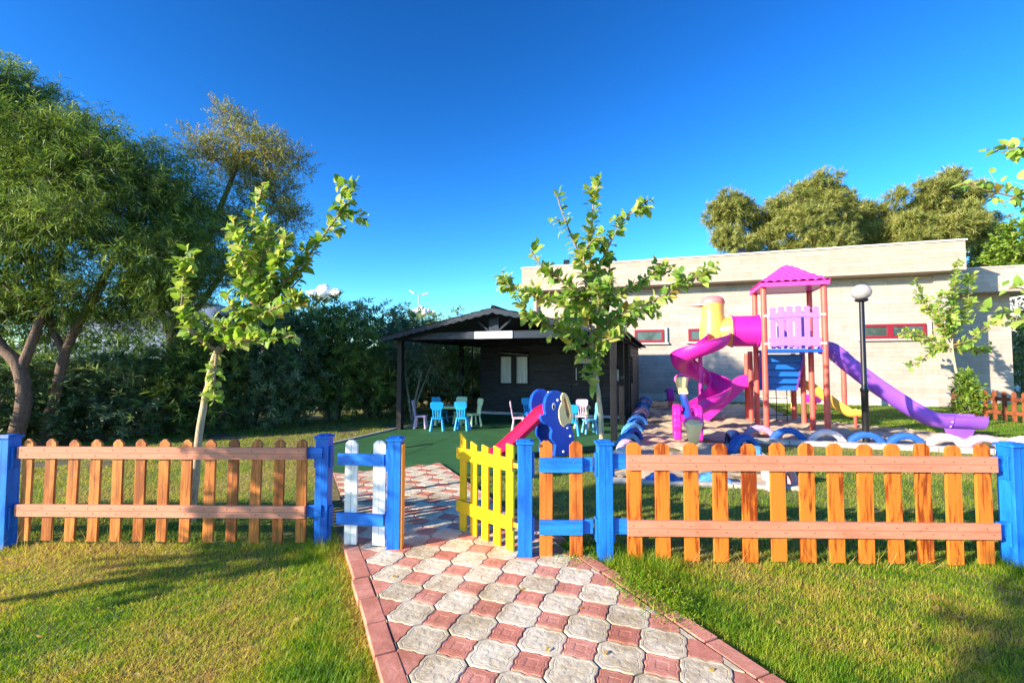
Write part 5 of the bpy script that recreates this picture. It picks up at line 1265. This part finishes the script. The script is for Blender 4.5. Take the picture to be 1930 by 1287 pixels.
# background pines above the roof
M_pn = leafmat('pine_needles', [(.10, .14, .04), (.18, .22, .055), (.29, .32, .08), (.42, .41, .12), (.54, .48, .19)], .3, .6)
M_pnb = bark('pine_bark', (.12, .08, .06), (.24, .17, .13))
def pine(px, dd, blobs, label, seed, ntw):
    base = Vector((at(px, 600, dd).x, dd, GZ)); s = dd / FPX
    lob = [(*at(bx, by, dd + random.uniform(-.8, .8)), rw * s, rw * s * .9, rh * s) for bx, by, rw, rh in blobs]
    ty = min(b[1] for b in blobs)
    tree('pine_tree', label, 'tree', base, [([base, at(px, 560, dd), at(px + 4, (ty + 480) / 2, dd), at(px, ty + 20, dd)], .22, .06)], lob, (int(ntw * 2.6), .42, 18, .34, .05, .1, .3, .35, seed, .4, .7), M_pn, M_pnb, 'needle', 'pines behind the stone building', seed, 0, 6)
pine(1392, 31, [(1378, 385, 30, 22), (1360, 410, 26, 20), (1405, 400, 26, 22), (1365, 445, 28, 20), (1420, 430, 26, 24), (1390, 470, 40, 24), (1352, 395, 20, 12), (1440, 455, 18, 18)], 'leftmost pine, standing alone against the sky above the roof', 301, 900)
pine(1530, 30, [(1545, 355, 40, 24), (1510, 375, 42, 26), (1570, 390, 38, 34), (1480, 400, 34, 22), (1520, 420, 48, 30), (1580, 430, 34, 26), (1470, 435, 30, 22), (1545, 460, 55, 24), (1460, 385, 16, 14), (1480, 475, 40, 16)], 'tall rounded pine, second from the left above the roof', 302, 1500)
pine(1640, 33, [(1625, 400, 30, 20), (1660, 410, 34, 24), (1615, 435, 36, 24), (1660, 445, 44, 24), (1700, 420, 26, 18), (1640, 470, 50, 20), (1600, 460, 24, 18)], 'lower middle pine between the two tall pines', 303, 1100)
pine(1770, 30, [(1800, 335, 26, 16), (1760, 355, 34, 16), (1800, 370, 42, 24), (1750, 390, 42, 26), (1820, 400, 36, 28), (1780, 430, 54, 26), (1720, 420, 34, 20), (1740, 455, 48, 22), (1690, 370, 18, 12), (1830, 440, 34, 24), (1840, 375, 18, 12)], 'tall wide pine, highest of the pines at the right', 304, 1700)
pine(1865, 34, [(1860, 415, 26, 16), (1850, 450, 30, 22), (1880, 440, 24, 20), (1865, 480, 34, 20), (1895, 485, 30, 24), (1850, 500, 24, 16), (1920, 500, 30, 26)], 'smallest pine beyond the right end of the roof', 305, 900)
M_pg = leafmat('yellow_green_leaves', [(.06, .12, .015), (.12, .22, .02), (.22, .32, .04), (.34, .42, .08)], .35, .5)
def shrub(px, py0, dd, blobs, label, seed, ntw, lm, nm='garden_shrub', L=.10, group=None):
    base = Vector((at(px, 700, dd).x, dd, GZ)); s = dd / FPX
    lob = [(*at(bx, by, dd + bd), rw * s, rw * s, rh * s) for bx, by, bd, rw, rh in blobs]
    tree(nm, label, 'tree' if 'tree' in nm else 'shrub', base, [([base, at(px + 2, (690 + py0) / 2, dd), at(px, py0, dd)], .05 * dd / 15, .02)], lob, (ntw, .3, 10, L, L * .5, .2, .4, .7, seed, .3), lm, M_ocb, 'lance', group, seed)
shrub(1823, 745, 13.6, [(1820, 725, 0, 11, 12), (1827, 748, 0, 12, 14), (1822, 768, 0, 11, 12), (1820, 712, 0, 7, 8)], 'small bright yellow green shrub beside the far right sapling', 401, 220, M_pg)
for k_, (px_, py_, dd_, lab_) in enumerate(((-10, 650, 15.5, 'sunlit wild bush at the far left edge behind the forked trunks'), (85, 655, 16.5, 'sunlit wild bush framed between the two forked trunks'), (180, 655, 17.5, 'sunlit wild bush right of the second forked trunk'), (265, 650, 18.5, 'sunlit wild bush below the pale hill'), (400, 640, 18, 'sunlit wild bush glimpsed behind the left sapling'))):
    shrub(px_, py_, dd_, [(px_ + a_, py_ + b_, 0, 34, 24) for a_, b_ in ((-25, 10), (20, -5), (0, 35), (-30, 50), (30, 45), (0, 75), (35, 85))], lab_, 410 + k_, 420, M_pg, 'wild_bush', .13, 'wild bushes beyond the hedge')
shrub(1925, 470, 26, [(1905, 470, 0, 30, 22), (1930, 440, 0, 40, 26), (1960, 500, 0, 50, 60), (1880, 488, 2, 28, 12), (1925, 520, 0, 24, 40)], 'yellow green leafy tree at the right edge behind the wing', 402, 1000, M_pg, 'leafy_tree', .22)
shrub(1925, 640, 20, [(1918, 640, 0, 24, 40), (1935, 700, 0, 36, 40), (1915, 700, 0, 20, 44), (1940, 590, 0, 30, 30), (1960, 650, 0, 40, 60)], 'dark leafy tree at the right edge beyond the building wing', 403, 900, M_oc, 'shade_tree', .14)
# white house behind, right edge
t = thing('white_house', 'white house with dark windows glimpsed through leaves at the right edge', 'house', (29.0, 24.5, GZ), -R(18))
mb = MB(); mb.box((2.5, 2, 3.0), (8, 4, 6.2)); mb.build('wall', paint('white_render', (.78, .78, .76), .8, .05), t)
mb = MB(); mb.box((2.5, 2, 6.2), (8.4, 4.4, .25)); mb.build('roof', M_conc, t)
for k in range(4):
    for z in (1.6, 4.2): mb = MB(); mb.box((-.6 + k * 1.8, -.02, z), (.9, .1, 1.3)); mb.build('window', M_glass, t)

# small brown picket fences by the building corner
def small_fence(a, b, label):
    a = Vector((a[0], a[1], GZ + .02)); b = Vector((b[0], b[1], GZ + .02)); d_ = b - a; L = d_.length
    t = thing('small_picket_fence', label, 'fence', tuple(a), math.atan2(d_.y, d_.x), 'low brown picket fences by the building')
    n = int(L / .20); pk = picket_mb(.11, .80, .02, .03).build('picket', M_brownf, t, bevel=.003)
    for i in range(n + 1):
        o = pk if i == 0 else link(pk.copy()); o.parent = t; o.location = (L * i / n, 0, .03 + random.uniform(-.01, .01))
    for z in (.25, .62):
        mb = MB(); mb.box((L / 2, -.025, z), (L + .1, .03, .1)); mb.build('rail', M_brownf, t, bevel=.003)
fa = G(1797, 786, GZ); fb = G(1834, 781, GZ); fc = at(1838, 700, 13.6); fd = at(1990, 700, 11.9)
fa = at(1795, 700, 14.6); fb = at(1832, 700, 14.3)
small_fence((fa.x, fa.y), (fb.x, fb.y), 'short brown picket fence against the building corner behind the far right sapling')
small_fence((fc.x, fc.y), (fd.x, fd.y), 'long brown picket fence on the lawn running out at the right edge')
mb = MB(); p = Vector((fc.x - .06, fc.y, GZ)); 
o_ = MB().box((0, 0, .42), (.12, .12, .84)).build('small_fence_post', M_brownf, bevel=.006); o_.location = p; tag(o_, 'thick brown corner post at the start of the long brown fence', 'fence post')

# wire fence with concrete posts behind the hedge, low white wall on the left
t = thing('wire_fence', 'wire mesh fence on brown posts glimpsed behind the hedge', 'fence', (-13, 13.5, GZ), R(22))
for k in range(5):
    mb = MB(); mb.box((k * 2.6, 0, 1.2), (.14, .14, 2.4)); mb.build('post', paint('brown_concrete', (.20, .13, .10), .8), t, bevel=.01)
mb = MB()
for k in range(13): mb.bar((0, 0, .2 + k * .16), (10.4, 0, .2 + k * .16), .008, .008)
for k in range(66): mb.bar((k * .16, 0.01, .1), (k * .16, .01, 2.2), .008, .008)
mb.build('mesh', M_grey, t)
t = thing('low_wall', 'low pale wall seen behind the left tree trunk', 'wall', (-17, 11.6, GZ), R(8))
mb = MB(); mb.box((4, 0, .45), (9, .2, .9)); mb.build('masonry', paint('pale_grey_render', (.50, .52, .56), .8, .1), t, bevel=.01)
mb = MB(); mb.box((4, 0, .93), (9.1, .28, .06)); mb.build('coping', M_conc, t, bevel=.01)
t = thing('low_stone_wall', 'low brick toned wall seen through the porch at the left', 'wall', (-3.3, 19.2, GZ), R(-15))
mb = MB(); mb.box((1.6, 0, .25), (3.6, .3, .5)); mb.build('masonry', stone_mat('rough_stone', (.7, .5, .35)), t, bevel=.02)

# hill and clouds far away
m, nt, bs, N_, L_ = newmat('haze_tinted_hill'); v = tcoord(nt); L_(ramp(nt, noise(nt, v, .02, 7, .7), [(.35, (.10, .15, .20)), (.6, (.22, .27, .33)), (.75, (.34, .36, .40))]), bs.inputs['Base Color']); bs.inputs['Roughness'].default_value = 1  # blue-grey of distance haze is painted into the hill's rock colour
nx, ny = 90, 24; Vt = []; 
for j in range(ny):
    for i in range(nx):
        x = -900 + i * 10; f = j / (ny - 1); y = 620 + j * 16
        env = math.exp(-((x + 540) / 210) ** 2); hgt = (math.sin(f * math.pi) ** .8) * (100 * env + 6) * (.75 + .5 * fbm(np.array(x), np.array(y), .012, 61)) 
        Vt.append((x, y, hgt - 2))
F = np.array([(j * nx + i, j * nx + i + 1, (j + 1) * nx + i + 1, (j + 1) * nx + i) for j in range(ny - 1) for i in range(nx - 1)])
o = np_mesh('hill', np.array(Vt), F.ravel(), np.full(len(F), 4), np.zeros(len(F)), m, smooth=True); o['kind'] = 'structure'
m, nt, bs, N_, L_ = newmat('cloud_white'); bs.inputs['Base Color'].default_value = (.9, .9, .92, 1); bs.inputs['Roughness'].default_value = 1; bs.inputs['Specular IOR Level'].default_value = 0
bs.inputs['Subsurface Weight'].default_value = .0; M_cloud = m
def cloud(px, py, wpx, hpx, seed, lab):
    rr_ = random.Random(seed); dd = 1500; s = dd / FPX; mb = MB()
    c = at(px, py, dd)
    for k in range(34):
        f = rr_.uniform(-1, 1); r_ = (hpx * s) * rr_.uniform(.25, .5) * (1.1 - abs(f) * .75)
        q = c + Vector((f * wpx * s / 2, rr_.uniform(-20, 20), rr_.uniform(-.35, .45) * hpx * s * (1 - abs(f))))
        prof = [(r_ * math.sin(a) + .01, -r_ * math.cos(a)) for a in np.linspace(0, math.pi, 10)]
        mb.lathe(prof, q, 14)
    o = mb.build('cloud', M_cloud, smooth=180); tag(o, lab, 'cloud', 'small white clouds')
    dm_ = o.modifiers.new('rough', 'DISPLACE'); tx_ = bpy.data.textures.new('cl', 'CLOUDS'); tx_.noise_scale = 9; dm_.texture = tx_; dm_.strength = 10
    return o
cloud(612, 553, 62, 26, 1, 'small white cloud peeking over the hedge beside the left sapling')
cloud(795, 588, 52, 13, 2, 'low white cloud behind the double street lamp')

# trees outside the frame, left of and behind the photographer, that shade the lawn
def offtree(x, y, h, lobes, label, seed, ntw):
    base = Vector((x, y, GZ)); lob = [(x + a, y + b, c, rx, rx, rz) for a, b, c, rx, rz in lobes]
    tree('lawn_tree', label, 'tree', base, [([base, Vector((x + .05, y, h * .4)), Vector((x, y, h * .75))], .05, .03)], lob, (ntw, .3, 8, .12, .075, .3, .3, .7, seed, .3), M_leafS, M_sapb, 'broad', 'lawn trees outside the picture', seed)
offtree(-6.4, 1.72, 3.2, [(0, 0, 2.2, .35, .7), (.2, .1, 2.8, .3, .4), (-.2, -.1, 1.6, .25, .3)], 'lawn tree standing out of frame to the left of the camera', 501, 170)
offtree(-4.6, -2.35, 4.2, [(0, 0, 3.0, 1.0, .8), (.5, .5, 3.6, .6, .5), (-.4, -.5, 2.5, .7, .5), (.9, -.3, 2.6, .6, .5)], 'lawn tree standing out of frame behind the camera', 502, 900)
